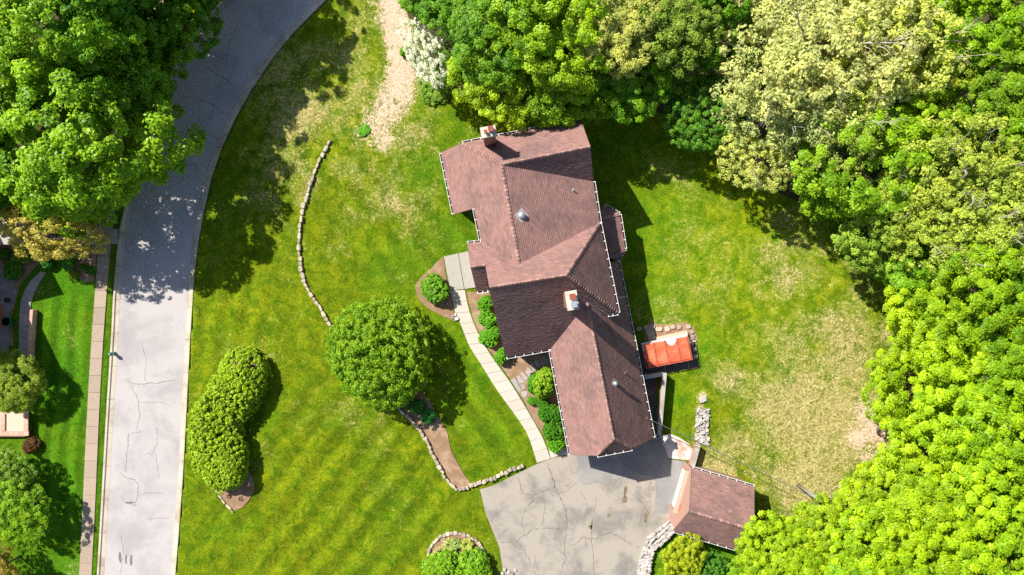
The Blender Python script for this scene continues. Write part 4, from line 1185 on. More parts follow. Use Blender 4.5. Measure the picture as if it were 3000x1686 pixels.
# ------------------------------------------------------------------ utility pole, wires, hydrant, mailbox
pole = empty('utility_pole', tuple(P(2338, 1422)))
tag(pole, 'weathered grey green utility pole at the edge of the back wood', 'pole')
pb = P(2338, 1422); pt = P(2414, 1483, 5.3)
pt = Vector((pb.x, pb.y, 5.4))
mb = MB(); mb.tube([pb - Vector((0, 0, .3)), (pb.x, pb.y, 2.7), pt], [.17, .15, .125], 12); mb.build('shaft', MAT['wood'], pole, True)
mb = MB(); mb.box((pb.x + .12, pb.y + .1, 3.6), (.16, .12, .4), .6); mb.build('bracket', MAT['lead'], pole)
mb = MB(); mb.tube([(pb.x, pb.y, 5.4), (pb.x, pb.y, 5.55)], [.06, .05], 8); mb.build('insulator', MAT['white'], pole)
fix_parent(pole)
hm = hit(1894, 1224, plGE) + Vector((0, 0, .5))
for dz, mt, lab in ((0.0, 'wire', 'dark service cable sagging from the garage roof to the pole'), (-.45, 'wire_light', 'thin pale cable hanging below the service cable to the pole')):
    e = Vector((pb.x, pb.y, 5.3 + dz))
    s0 = hm + Vector((0, 0, dz * .3))
    pts = [s0.lerp(e, t) + Vector((0, 0, -.55 * 4 * t * (1 - t) * (1.2 if dz else 1))) for t in [k / 24 for k in range(25)]]
    mb = MB(); mb.tube(pts, [.017] * 25, 5)
    tag(mb.build('service_wire', MAT[mt]), lab, 'cable')
hy = empty('fire_hydrant', tuple(P(337, 1037)))
tag(hy, 'small green fire hydrant at the sidewalk kerb', 'hydrant')
c = P(334, 1036)
mb = MB(); mb.tube([(c.x, c.y, -.05), (c.x, c.y, .06), (c.x, c.y, .07), (c.x, c.y, .5), (c.x, c.y, .52), (c.x, c.y, .56), (c.x, c.y, .66), (c.x, c.y, .72)], [.17, .17, .12, .12, .16, .16, .12, .04], 14); mb.build('body', MAT['hydrant'], hy, True)
mb = MB(); mb.tube([(c.x - .2, c.y, .4), (c.x + .2, c.y, .4)], [.06, .06], 10); mb.build('side_nozzle', MAT['white'], hy)
mb = MB(); mb.tube([(c.x, c.y - .2, .4), (c.x, c.y, .4)], [.075, .075], 10); mb.build('front_nozzle', MAT['hydrant'], hy)
mb = MB(); mb.box((c.x, c.y, .75), (.07, .07, .08)); mb.build('top_nut', MAT['white'], hy)
fix_parent(hy)
mbx = empty('mailbox', tuple(P(330, 652)))
tag(mbx, 'white mailbox on a white post beside the road', 'mailbox')
c = P(345, 653)
mb = MB(); mb.box((c.x - .15, c.y, .55), (.11, .11, 1.3)); mb.build('post', MAT['white'], mbx)
mb = MB(); mb.tube([(c.x - .35, c.y, 1.27), (c.x + .3, c.y, 1.27)], [.13, .13], 14); mb.box((c.x - .025, c.y, 1.19), (.65, .26, .16)); mb.build('box', MAT['white'], mbx)
mb = MB(); mb.box((c.x + .31, c.y, 1.23), (.02, .22, .22)); mb.build('door', MAT['lead'], mbx)
fix_parent(mbx)

# ------------------------------------------------------------------ neighbouring house (its roof lies outside the frame and shades the lawn)
nh = empty('neighbour_house', tuple(P(-250, 900)))
tag(nh, 'neighbouring gabled house beyond the left lawn', 'house')
NR = Roof(nh, 21)
def gable(x_end, y_mid, x_back, half, ez, rz_):
    e = P(x_end, y_mid); k = P(x_back, y_mid)
    hw = half / S
    r0, r1 = Vector((e.x, e.y, rz_)), Vector((k.x, k.y, rz_))
    n0, n1 = Vector((e.x, e.y + hw, ez)), Vector((k.x, k.y + hw, ez))
    s0, s1 = Vector((e.x, e.y - hw, ez)), Vector((k.x, k.y - hw, ez))
    p1, p2 = plane_of(r0, r1, n0), plane_of(r0, r1, s0)
    NR.slope(p1, [[n0, r0, r1, n1]]); NR.slope(p2, [[r0, s0, s1, r1]])
    NR.caps.append((r0, r1, p1[1], p2[1]))
    return xy([n0, s0, s1, n1])
o1 = gable(-22, 935, -420, 150, 3.6, 8.2)
o2 = gable(-60, 660, -420, 150, 4.0, 9.3)
NR.build()
walls(nh, NR, offset_poly(o1, -.3), MAT['brick']); walls(nh, NR, offset_poly(o2, -.3), MAT['brick'])
fix_parent(nh)
# small things in that front yard
tr_ = empty('raised_terrace', tuple(P(40, 1230)))
tag(tr_, 'sandy terrace with pink brick coping beside the neighbouring lawn', 'terrace')
tp = PX((-60, 1205), (84, 1205), (84, 1276), (-60, 1276))
mb = MB(); mb.prism(tp, -.2, .5); mb.build('fill', MAT['sand'], tr_)
for a, b in (((-60, 1270), (86, 1270)), ((78, 1205), (78, 1263)), ((10, 1212), (10, 1262))):
    pa, pb_ = P(*a, .5), P(*b, .5)
    L = (pb_ - pa).length; k = max(1, int(L / .45)); rz = math.atan2(pb_.y - pa.y, pb_.x - pa.x)
    for i in range(k):
        q = pa.lerp(pb_, (i + .5) / k); mb = MB(); mb.box((q.x, q.y, .555), (L / k * .97, .4, .11), rz); mb.build('coping_stone', MAT['pink_stone'], tr_)
fix_parent(tr_)
yp = slab_run('neighbour_path', smooth_line(PX((120, 795), (85, 830), (62, 880), (57, 940), (56, 1030), (56, 1060)), 5), smooth_line(PX((135, 800), (112, 835), (93, 880), (90, 940), (88, 1030), (86, 1060)), 5), 8, .05, MAT['flag'], 'grey curved slab path in the neighbouring front yard')
lw = empty('low_wall', tuple(P(88, 975))); tag(lw, 'narrow pale stone wall between path and neighbouring lawn', 'wall')
a, b = P(92, 908, .6), P(82, 1055, .6)
for i in range(8):
    q0, q1 = a.lerp(b, i / 8), a.lerp(b, (i + .97) / 8)
    mb = MB(); m = (q0 + q1) / 2; mb.box((m.x, m.y, .2), ((q1 - q0).length, .26, .8), math.atan2(q1.y - q0.y, q1.x - q0.x)); mb.build('block', MAT['pink_stone'], lw)
fix_parent(lw)
c = P(30, 942)
mb = MB(); mb.tube([(c.x, c.y, 0), (c.x, c.y, .12), (c.x, c.y, .5), (c.x, c.y, .52), (c.x, c.y, .52), (c.x, c.y, .3)], [.3, .34, .43, .43, .37, .3], 18)
tag(mb.build('planter_tub', MAT['green_plastic'], None, True), 'round teal plastic tub on grey gravel', 'tub')
c = P(32, 880)
bp_ = empty('garden_lamp', tuple(c)); tag(bp_, 'small black garden lamp on the gravel', 'lamp')
mb = MB(); mb.tube([(c.x, c.y, 0), (c.x, c.y, .4)], [.04, .04], 8); mb.build('stem', MAT['black'], bp_)
mb = MB(); mb.tube([(c.x, c.y, .4), (c.x, c.y, .42), (c.x, c.y, .6), (c.x, c.y, .66)], [.12, .24, .22, .05], 10); mb.build('head', MAT['black'], bp_)
fix_parent(bp_)
tag(sheet('terracotta_paving', PX((-60, 880), (-10, 870), (14, 905), (14, 960), (-10, 985), (-60, 990)), -.1, .05, MAT['terracotta']), 'terracotta paved corner at the edge of the gravel')
pr = empty('porch_roof', tuple(P(0, 690))); tag(pr, 'flat grey porch roof corner beside the tan tree', 'porch')
mb = MB(); mb.prism([tuple(P(x, y, 2.6)[:2]) for x, y in ((-120, 640), (40, 640), (35, 717), (-120, 717))], 2.4, 2.6); mb.build('roof_slab', MAT['grey_roof'], pr)
for x, y in ((25, 650), (25, 705)):
    q = P(x, y, 2.4); mb = MB(); mb.box((q.x, q.y, 1.2), (.14, .14, 2.4)); mb.build('post', MAT['white'], pr)
fix_parent(pr)
for nm, pts, lab in (('low_wall', ((150, 709), (285, 716)), 'thin white edging beside the neighbouring driveway'), ('low_wall', ((285, 718), (283, 740)), 'short white edging along the sidewalk by the shaded bed'), ('low_wall', ((280, 669), (294, 669)), 'short white edging at the driveway beside the mailbox'), ('low_wall', ((294, 648), (294, 668)), 'white edging piece next to the mailbox')):
    a, b = P(*pts[0]), P(*pts[1])
    rt = empty(nm, tuple((a + b) / 2)); tag(rt, lab, 'edging')
    k = max(2, int((b - a).length / .5))
    for i in range(k):
        q = a.lerp(b, (i + .5) / k); mb = MB(); mb.box((q.x, q.y, .05), ((b - a).length / k * .96, .13, .22), math.atan2(b.y - a.y, b.x - a.x), taper=.9); mb.build('block', MAT['walk'], rt)
    fix_parent(rt)
exec_trees = True

# ------------------------------------------------------------------ foliage
def leaf_cloud(C, CR, per, leaf, seed, up=0.55, out=None, flat=0.7, jit=0.6, aspect=0.62):
    """C (n,3) clump centres, CR (n,) radii; returns leaf quads"""
    r = np.random.RandomState(seed)
    n = len(C); N = n * per
    d = r.normal(size=(N, 3))
    o = np.repeat(out if out is not None else np.zeros((n, 3)), per, axis=0)
    d /= np.linalg.norm(d, axis=1, keepdims=True)
    d = d + o * 0.7 + np.array([0, 0, 0.35]); d /= np.linalg.norm(d, axis=1, keepdims=True)
    rad = np.repeat(CR, per) * (0.55 + 0.5 * r.rand(N))
    pos = np.repeat(C, per, axis=0) + d * rad[:, None] * np.array([1, 1, flat])
    nrm = d * 0.75 + np.array([0, 0, up]) + r.normal(size=(N, 3)) * jit * 0.6
    nrm /= np.linalg.norm(nrm, axis=1, keepdims=True)
    t = np.cross(nrm, r.normal(size=(N, 3))); t /= np.linalg.norm(t, axis=1, keepdims=True) + 1e-9
    b = np.cross(nrm, t)
    L = leaf * r.uniform(0.65, 1.35, N)
    W = L * aspect
    V = np.stack([pos - t * L[:, None] / 2, pos + b * W[:, None] / 2 + nrm * L[:, None] * .08, pos + t * L[:, None] / 2, pos - b * W[:, None] / 2 + nrm * L[:, None] * .08], 1).reshape(-1, 3)
    var = np.clip(0.5 * r.rand(N) + 0.5 * np.repeat(r.rand(n), per), 0, 1)
    return V, var
def crown_mesh(name, seed, R, Hz, n, per, leaf, cr, zmin=-0.35, lob=0.22, inner=0.4, mat='leaf', up=0.55, flat=0.7, jit=0.6, gap=0.0, aspect=0.62, bumps=16, core=0):
    r = np.random.RandomState(seed)
    d = r.normal(size=(n * 3, 3)); d /= np.linalg.norm(d, axis=1, keepdims=True)
    d = d[d[:, 2] > zmin]
    bd = r.normal(size=(bumps, 3)); bd /= np.linalg.norm(bd, axis=1, keepdims=True)
    ba = r.uniform(-lob, lob, bumps)
    f = 1 + (np.exp(6 * (d @ bd.T - 1)) * ba).sum(1)
    if gap:
        keep = r.rand(len(d)) > gap * (0.5 + 0.5 * np.sin(d[:, 0] * 9 + seed) * np.sin(d[:, 1] * 8) )
        d, f = d[keep], f[keep]
    d, f = d[:n], f[:n]
    rad = f * (1 - inner * r.rand(len(d)) ** 1.8)
    rad = rad * (1 + 0.05 * np.abs(r.normal(size=len(d))) * (r.rand(len(d)) < .35))
    C = d * rad[:, None] * np.array([R, R, Hz])
    CR = cr * r.uniform(0.6, 1.25, len(d))
    V, var = leaf_cloud(C, CR, per, leaf, seed + 1, up, d, flat, jit, aspect)
    if core:
        cd_ = r.normal(size=(core, 3)); cd_ /= np.linalg.norm(cd_, axis=1, keepdims=True)
        C2 = cd_ * (r.rand(core, 1) ** .5 * .72) * np.array([R, R, Hz])
        V2, v2 = leaf_cloud(C2, np.full(core, cr * 1.6), per, leaf * 1.25, seed + 2, .6, cd_, flat, jit, aspect)
        V = np.concatenate([V, V2]); var = np.concatenate([var, v2])
    return np_mesh(name, V, np.arange(len(V)).reshape(-1, 4), 4, MAT[mat], 'mesh', attr=var)
def trunk_mesh(name, seed, h, R, n_limb, r0, mat, top=1.35, twigs=3):
    """tapered trunk with forking limbs; h = height of the crown's centre"""
    r = random.Random(seed)
    mb = MB()
    wob = [(r.uniform(-.15, .15), r.uniform(-.15, .15)) for _ in range(5)]
    pts = [(wob[i][0] * i * .3, wob[i][1] * i * .3, -.3 + (h * 1.15 + .3) * i / 4) for i in range(5)]
    mb.tube(pts, [r0 * 1.35, r0, r0 * .85, r0 * .6, r0 * .3], 8)
    for k in range(n_limb):
        a = 2 * math.pi * k / n_limb + r.uniform(-.4, .4)
        z0 = h * r.uniform(.45, .95)
        L = R * r.uniform(.6, .92); e = r.uniform(.25, 1.0)
        p = [Vector((pts[2][0], pts[2][1], z0))]
        for j in range(1, 4):
            t = j / 3
            p.append(Vector((math.cos(a + .25 * t * r.uniform(-1, 1)) * L * t, math.sin(a + .25 * t * r.uniform(-1, 1)) * L * t, z0 + (h * top - z0) * t ** 1.2 * e)))
        mb.tube(p, [r0 * .42, r0 * .3, r0 * .2, r0 * .06], 6)
        for q in range(twigs):
            t0 = r.uniform(.4, .9); i0 = min(2, int(t0 * 3)); s0 = p[i0].lerp(p[i0 + 1], t0 * 3 - i0)
            e0 = s0 + Vector((math.cos(a + r.uniform(-1.2, 1.2)), math.sin(a + r.uniform(-1.2, 1.2)), r.uniform(.1, .9))) * R * r.uniform(.15, .35)
            m0 = s0.lerp(e0, .5) + Vector((0, 0, .06 * R))
            mb.tube([s0, m0, e0], [r0 * .16, r0 * .1, r0 * .03], 5)
    me = bpy.data.meshes.new(name); me.from_pydata(mb.v, [], mb.f); me.materials.append(MAT[mat]); me.update()
    return me

CROWNS = {
    'maple': [crown_mesh('maple_crown', 11 + i, 5.0, 4.3, 400, 120, .255, .70, zmin=-.75, lob=.42, inner=.6, up=.65, flat=.62) for i in range(3)],
    'oak': [crown_mesh('oak_crown', 31 + i, 5.0, 4.0, 360, 92, .225, .6, zmin=-.7, lob=.45, inner=.65, up=.55, gap=.4) for i in range(2)],
    'sparse': [crown_mesh('sparse_crown', 51 + i, 5.0, 3.8, 460, 46, .24, .52, zmin=-.6, lob=.45, inner=.65, up=.5, gap=.45, jit=.9) for i in range(2)],
    'dense': [crown_mesh('dense_crown', 71, 5.0, 4.0, 520, 60, .20, .45, lob=.25, inner=.25, up=.5)],
    'flower': [crown_mesh('flower_crown', 81, 5.0, 5.0, 300, 60, .26, .6, lob=.4, inner=.5, gap=.4, mat='blossom')],
    'feather': [crown_mesh('feathery_crown', 91, 5.0, 4.5, 260, 70, .75, .9, lob=.3, inner=.5, aspect=.14, up=.25, jit=.9)],
    'round': [crown_mesh('round_tree_crown', 97, 4.1, 3.3, 1150, 34, .19, .30, core=420, zmin=-.75, lob=.15, inner=.28, up=.3, jit=.8, aspect=.5, bumps=26)],
    'shrub': [crown_mesh('shrub_crown', 101 + i, 1.0, .9, 360, 30, .12, .13, core=110, zmin=-.4, lob=.32, inner=.3, up=.35, jit=.8, mat='needle') for i in range(2)],
    'conifer': [crown_mesh('conifer_shrub_crown', 111, 1.0, .9, 320, 26, .24, .14, core=80, zmin=-.4, lob=.25, inner=.4, up=.3, jit=.9, aspect=.28, mat='needle')],
}
TRUNKS = {'bark': [trunk_mesh('trunk', 5 + i, 7.0, 5.0, 8, .26, 'bark') for i in range(2)],
          'pale': [trunk_mesh('pale_trunk', 15 + i, 7.0, 5.0, 11, .20, 'pale_bark', 1.55, 5) for i in range(2)]}
tr = random.Random(99)
def tree(name, dx, dy, rdisp, zmid, kind, colr, label, group=None, cat='tree', trunk='bark', vz=1.0, sx=1.0, sy=1.0, var=None, rz=None):
    """dx, dy: crown centre in the photo at the overview's scale; rdisp: its radius there; zmid: height of the crown's centre"""
    c = D(dx, dy, zmid)
    r = rdisp * Q_ / S * (1 - zmid / H)
    root = empty(name, (c.x, c.y, 0)); tag(root, label, cat, group)
    me = CROWNS[kind][tr.randrange(len(CROWNS[kind])) if var is None else var % len(CROWNS[kind])]
    k = r / (4.1 if kind == 'round' else 5.0)
    cr_ = bpy.data.objects.new('crown', me); COL.objects.link(cr_); cr_.parent = root
    cr_.location = (0, 0, zmid); cr_.scale = (k * sx, k * sy, k * vz)
    cr_.rotation_euler = (0, 0, tr.uniform(0, 6.28) if rz is None else rz)
    j = 1 + tr.uniform(-.10, .10)
    cr_.color = (colr[0] * j * tr.uniform(.94, 1.06), colr[1] * j, colr[2] * j, 1)
    tm = TRUNKS[trunk][tr.randrange(2)]
    to = bpy.data.objects.new('trunk', tm); COL.objects.link(to); to.parent = root
    tk = k * (.95 if trunk == 'pale' else .78)
    to.scale = (tk * sx, tk * sy, zmid / 7.0); to.rotation_euler = (0, 0, tr.uniform(0, 6.28))
    return root
LIME, YLIME, GREEN, DEEP, PALE, TAN, OLIVE = (.230, .440, .008), (.315, .510, .008), (.130, .330, .009), (.07, .20, .012), (.44, .52, .10), (.53, .60, .19), (.27, .38, .03)

# left of the road
gl = 'trees along the far side of the road'
tree('maple_tree', 195, 372, 192, 6.6, 'maple', (.250, .470, .010), 'large light green maple overhanging the road bend by the mailbox', gl, var=0, vz=1.0)
tree('maple_tree', 110, 60, 165, 8.5, 'maple', (.220, .430, .010), 'tall light green maple at the top of the roadside wood', gl, var=1)
tree('oak_tree', 300, 190, 130, 5.8, 'oak', (.115, .310, .008), 'dark green tree between the two tall roadside maples', gl, var=2, vz=1.5)
tree('oak_tree', 440, 50, 105, 5.2, 'oak', (.110, .300, .008), 'dark green tree leaning over the upper road edge', gl, var=1, vz=1.5)
tree('oak_tree', 350, 100, 110, 5.5, 'oak', (.120, .310, .008), 'shaded green tree beside the upper road kerb', gl, var=0, vz=1.5)
tree('oak_tree', 260, -60, 150, 8.0, 'maple', (0.104, 0.285, 0.010), 'green tree at the very edge of the roadside wood', gl, var=2)
tree('oak_tree', -40, 240, 120, 7.0, 'maple', (0.160, 0.361, 0.012), 'light green tree deep in the roadside wood', gl, var=2)
tree('oak_tree', 440, -130, 115, 6.0, 'maple', (0.096, 0.285, 0.010), 'green tree further up the roadside wood', gl, var=1)
tree('oak_tree', -60, 440, 100, 6.0, 'maple', (0.112, 0.285, 0.012), 'green tree behind the large roadside maple', gl, var=1)
tree('oak_tree', 330, -190, 140, 8.0, 'maple', (.09, .28, .01), 'green tree behind the top of the roadside wood', gl, var=0, vz=1.2)
tree('oak_tree', 520, -170, 110, 6.0, 'maple', (.09, .28, .01), 'green tree over the far end of the road', gl, var=1, vz=1.2)
tree('locust_tree', 130, 590, 100, 4.0, 'sparse', (0.576, 0.513, 0.090), 'tan leaved tree over the neighbouring driveway', None, trunk='bark', sx=1.2, sy=.82, var=0, rz=0)
tree('willow_tree', 38, 955, 66, 1.9, 'feather', (.27, .40, .03), 'feathery green small tree beside the pink coping terrace', vz=.6)
tree('small_tree', 40, 1290, 82, 2.6, 'oak', (.20, .42, .010), 'leafy green small tree at the neighbouring lawn edge', 'small trees at the neighbouring lawn edge', vz=.7)
tree('small_tree', 12, 1195, 66, 2.2, 'oak', (.19, .36, .025), 'dull green small tree next to the leafy one by the lawn', 'small trees at the neighbouring lawn edge', vz=.7)
tree('small_tree', -5, 1430, 60, 2.6, 'sparse', (0.480, 0.418, 0.072), 'brownish small tree beside the neighbouring lawn corner')

# wood north and east of the house
gw = 'trees of the wood behind the house'
W = [
 ('maple_tree', 1265, 195, 98, 5.0, 'maple', YLIME, 'yellow green maple above the chimney end of the roof'),
 ('maple_tree', 1395, 222, 108, 5.0, 'maple', LIME, 'bright green maple brushing the north eave of the house'),
 ('maple_tree', 1430, 95, 120, 7.5, 'maple', YLIME, 'yellow green maple behind the eave maple'),
 ('oak_tree', 1255, 60, 105, 8.0, 'maple', GREEN, 'mid green tree behind the blossoming tree'),
 ('oak_tree', 1110, 10, 100, 6.0, 'oak', GREEN, 'mid green tree beside the top of the straw strip'),
 ('oak_tree', 1150, 150, 60, 4.0, 'oak', (0.144, 0.323, 0.014), 'light green small tree beside the blossoming tree'),
 ('oak_tree', 1340, -40, 130, 9.0, 'maple', LIME, 'bright green tree at the back of the north wood'),
 ('oak_tree', 1560, 60, 120, 9.0, 'oak', PALE, 'pale green tree at the back of the north wood'),
 ('oak_tree', 1565, 175, 98, 5.0, 'maple', (0.160, 0.380, 0.012), 'green tree next to the shaded lawn behind the house'),
 ('oak_tree', 1690, 40, 120, 9.0, 'oak', (0.224, 0.361, 0.036), 'olive green tree at the back of the north wood'),
 ('oak_tree', 1685, 150, 95, 4.5, 'oak', (.11, .28, .012), 'dark green tree beside the shaded lawn'),
 ('oak_tree', 1795, 90, 100, 6.0, 'oak', (.11, .28, .012), 'dark green tree between the pale trees of the wood'),
 ('linden_tree', 1772, 296, 90, 4.4, 'dense', (.110, .310, .016), 'dense dark green rounded tree standing forward on the lawn'),
 ('sycamore_tree', 2080, 95, 210, 10.0, 'sparse', TAN, 'huge pale yellow tree with white branches'),
 ('sycamore_tree', 1985, 265, 140, 8.0, 'sparse', TAN, 'pale yellow tree in front of the huge pale one'),
 ('sycamore_tree', 1905, 405, 88, 5.5, 'sparse', (0.528, 0.589, 0.126), 'pale yellow tree reaching out over the back lawn'),
 ('sycamore_tree', 2260, 120, 150, 10.0, 'sparse', (0.528, 0.608, 0.108), 'pale yellow tree beside the huge pale one'),
 ('sycamore_tree', 2130, 290, 110, 9.0, 'sparse', (0.480, 0.589, 0.102), 'pale yellow tree above the bright green one'),
 ('oak_tree', 2330, 200, 105, 8.5, 'oak', (0.352, 0.446, 0.024), 'yellowish tree between the pale trees and the far wood'),
 ('maple_tree', 2190, 390, 135, 7.0, 'maple', (0.200, 0.408, 0.010), 'bright green maple below the pale yellow trees'),
 ('maple_tree', 2290, 320, 100, 8.0, 'maple', YLIME, 'yellow green maple beside the bright green one'),
 ('maple_tree', 2105, 480, 75, 4.5, 'maple', LIME, 'bright green maple at the dark shadow on the back lawn'),
 ('oak_tree', 2480, 60, 120, 10.0, 'maple', LIME, 'bright green tree at the far corner of the wood'),
 ('oak_tree', 2530, 200, 115, 10.0, 'maple', (0.208, 0.399, 0.014), 'green tree near the far corner of the wood'),
 ('oak_tree', 2400, 330, 90, 8.0, 'maple', GREEN, 'mid green tree in the middle of the east wood'),
 ('birch_tree', 2440, 440, 150, 10.0, 'sparse', (0.360, 0.475, 0.054), 'large pale lime tree in the east wood'),
 ('birch_tree', 2290, 500, 105, 8.0, 'sparse', (0.336, 0.465, 0.048), 'pale lime tree in front of the large one'),
 ('birch_tree', 2210, 575, 105, 5.5, 'oak', (0.272, 0.427, 0.036), 'pale lime tree at the edge of the back lawn'),
 ('birch_tree', 2400, 590, 130, 9.0, 'sparse', (0.344, 0.475, 0.048), 'pale lime tree behind the lawn edge trees'),
 ('birch_tree', 2540, 560, 130, 10.0, 'sparse', (0.352, 0.475, 0.054), 'pale lime tree deep in the east wood'),
 ('maple_tree', 2320, 690, 95, 5.5, 'maple', (0.192, 0.418, 0.012), 'green maple above the dry lawn'),
 ('maple_tree', 2348, 795, 97, 5.5, 'maple', YLIME, 'bright yellow green maple bordering the dry lawn'),
 ('maple_tree', 2480, 740, 125, 9.0, 'maple', LIME, 'bright green maple behind the dry lawn border'),
 ('maple_tree', 2440, 880, 110, 8.0, 'maple', YLIME, 'yellow green maple behind the dry lawn border'),
 ('maple_tree', 2550, 900, 110, 10.0, 'maple', LIME, 'bright green maple far behind the dry lawn'),
 ('maple_tree', 2318, 990, 102, 5.0, 'maple', YLIME, 'bright yellow green maple jutting into the dry lawn'),
 ('maple_tree', 2450, 1030, 120, 8.5, 'maple', YLIME, 'yellow green maple behind the jutting one'),
 ('maple_tree', 2550, 1100, 120, 10.0, 'maple', LIME, 'green maple far behind the jutting one'),
 ('maple_tree', 2375, 1160, 115, 6.0, 'maple', (0.304, 0.475, 0.010), 'yellow green maple behind the bare brush'),
 ('maple_tree', 2240, 1262, 98, 6.0, 'maple', YLIME, 'yellow green maple beside the utility pole'),
 ('maple_tree', 2480, 1250, 120, 9.0, 'maple', YLIME, 'yellow green maple in the south wood'),
 ('maple_tree', 2340, 1310, 120, 8.5, 'maple', YLIME, 'yellow green maple in the middle of the south wood'),
 ('maple_tree', 2085, 1368, 92, 6.0, 'maple', (0.288, 0.475, 0.010), 'yellow green maple between the shed and the pole'),
 ('maple_tree', 1955, 1385, 78, 6.0, 'maple', YLIME, 'yellow green maple spilling over the shed roof'),
 ('maple_tree', 2190, 1400, 110, 8.0, 'maple', YLIME, 'yellow green maple at the bottom of the south wood'),
 ('maple_tree', 2010, 1460, 100, 6.5, 'maple', YLIME, 'yellow green maple below the shed'),
 ('maple_tree', 2540, 1390, 125, 9.0, 'maple', LIME, 'green maple at the bottom corner of the south wood'),
 ('maple_tree', 2380, 1450, 120, 8.0, 'maple', YLIME, 'yellow green maple low in the south wood'),
 ('maple_tree', 2100, 1540, 110, 8.0, 'maple', LIME, 'green maple beyond the shed'),
 ('maple_tree', 1890, 1460, 55, 4.5, 'maple', LIME, 'bright green small maple under the shed eave'),
 ('oak_tree', 1800, -60, 120, 9.0, 'oak', GREEN, 'mid green tree far at the back of the wood'),
 ('oak_tree', 1960, -70, 130, 9.0, 'sparse', TAN, 'pale tree far at the back of the wood'),
 ('oak_tree', 2330, -40, 130, 9.0, 'oak', LIME, 'bright tree far at the back of the wood'),
 ('oak_tree', 2640, 330, 120, 10.0, 'maple', LIME, 'bright tree beyond the far side of the wood'),
 ('oak_tree', 2640, 720, 120, 10.0, 'maple', GREEN, 'mid green tree beyond the far side of the wood'),
 ('oak_tree', 2280, 1560, 130, 8.0, 'maple', LIME, 'bright tree beyond the south end of the wood'),
]
for nm, x, y, r, z, k, c_, l in W:
    tree(nm, x, y, r * 1.04, z, k, c_, l, gw, vz=.82, trunk='pale' if k == 'sparse' else 'bark')
tree('blossom_tree', 1078, 140, 62, 3.6, 'flower', (.62, .69, .50), 'white blossoming small tree beside the straw strip', None, sx=.78, sy=1.2, rz=.4, vz=.7)
tree('small_tree', 1715, 1392, 60, 2.6, 'oak', (0.400, 0.494, 0.014), 'yellow leaved small tree below the shed', 'small trees below the shed', vz=.9)
tree('small_tree', 1785, 1440, 48, 2.0, 'dense', (0.096, 0.304, 0.024), 'dark green small tree below the shed', 'small trees below the shed', vz=.9)
tree('small_tree', 1700, 1462, 42, 2.0, 'oak', (0.320, 0.456, 0.018), 'lime bush behind the rock bank', 'small trees below the shed', vz=.8)
tree('lawn_tree', 952, 892, 128, 2.7, 'round', (.190, .390, .010), 'round clipped looking green tree alone on the front lawn', None, vz=.8, var=0)

# shrubs
def shrub(dx, dy, rd, h, kind, colr, label, group=None, name='shrub', sx=1.0, sy=1.0, rz=None):
    c = D(dx, dy, h * .5); r = rd * Q_ / S * (1 - h * .5 / H)
    root = empty(name, (c.x, c.y, 0)); tag(root, label, 'shrub', group)
    me = tr.choice(CROWNS[kind])
    o = bpy.data.objects.new('foliage', me); COL.objects.link(o); o.parent = root
    o.location = (0, 0, h * .42); o.scale = (r * sx, r * sy, h * .62); o.rotation_euler = (0, 0, tr.uniform(0, 6.28) if rz is None else rz)
    j = 1 + tr.uniform(-.08, .08); o.color = (colr[0] * j, colr[1] * j, colr[2] * j, 1)
    mb = MB()
    for k in range(5):
        a = k * 1.256 + tr.uniform(-.3, .3)
        mb.tube([(math.cos(a) * .05, math.sin(a) * .05, -.1), (math.cos(a) * r * .3, math.sin(a) * r * .3, h * .35), (math.cos(a) * r * .65, math.sin(a) * r * .65, h * .62)], [.03, .022, .01], 5)
    mb.build('stems', MAT['bark'], root)
    return root
BG = (.115, .370, .012)
gf = 'clipped green shrubs in the front bed'
shrub(1222, 765, 21, 1.1, 'shrub', BG, 'bright green shrub nearest the porch in the front bed', gf)
shrub(1229, 806, 23, 1.1, 'shrub', BG, 'bright green shrub second from the porch in the front bed', gf)
shrub(1228, 850, 22, 1.1, 'shrub', BG, 'bright green shrub third from the porch in the front bed', gf)
shrub(1246, 838, 17, 1.1, 'shrub', BG, 'bright green shrub tucked against the dark roof edge', gf)
shrub(1262, 897, 19, 1.1, 'shrub', BG, 'lone green shrub at the corner of the dark roof', gf)
shrub(1370, 966, 31, 2.0, 'shrub', (0.216, 0.399, 0.014), 'large yellow green rounded shrub by the flagstone path', None, sy=1.25, rz=0)
shrub(1345, 967, 19, 1.0, 'shrub', (0.072, 0.285, 0.012), 'dark green shrub in front of the large yellow green one', None, sy=1.3, rz=0)
shrub(1339, 1009, 10, .6, 'conifer', BG, 'tiny green shrub next to the flagstone path end')
shrub(1365, 1009, 16, .8, 'conifer', (0.088, 0.285, 0.012), 'small green shrub below the large yellow green one')
shrub(1378, 1040, 21, 1.1, 'conifer', (0.064, 0.257, 0.010), 'dark green shrub nearest the small ones beside the garage gutter', gf)
shrub(1400, 1050, 21, 1.2, 'conifer', (0.064, 0.257, 0.010), 'dark green shrub hard against the garage gutter', gf)
shrub(1393, 1085, 24, 1.1, 'conifer', (0.072, 0.275, 0.010), 'dark green shrub in the middle of the garage side row', gf)
shrub(1400, 1118, 19, 1.0, 'conifer', BG, 'green shrub next to the white gravel at the garage side', gf)
shrub(1096, 727, 31, 1.5, 'conifer', (0.160, 0.399, 0.022), 'spiky light green conifer bush in the tear shaped bed')
shrub(1078, 1048, 16, .7, 'conifer', (0.048, 0.314, 0.036), 'small blue green conifer bush in the brown bed')
shrub(1050, 1022, 18, .7, 'conifer', (0.048, 0.247, 0.024), 'shaded green conifer bush beside the small one in the brown bed')
shrub(1025, 1012, 16, .6, 'conifer', (0.040, 0.190, 0.018), 'dark conifer bush under the edge of the round tree')
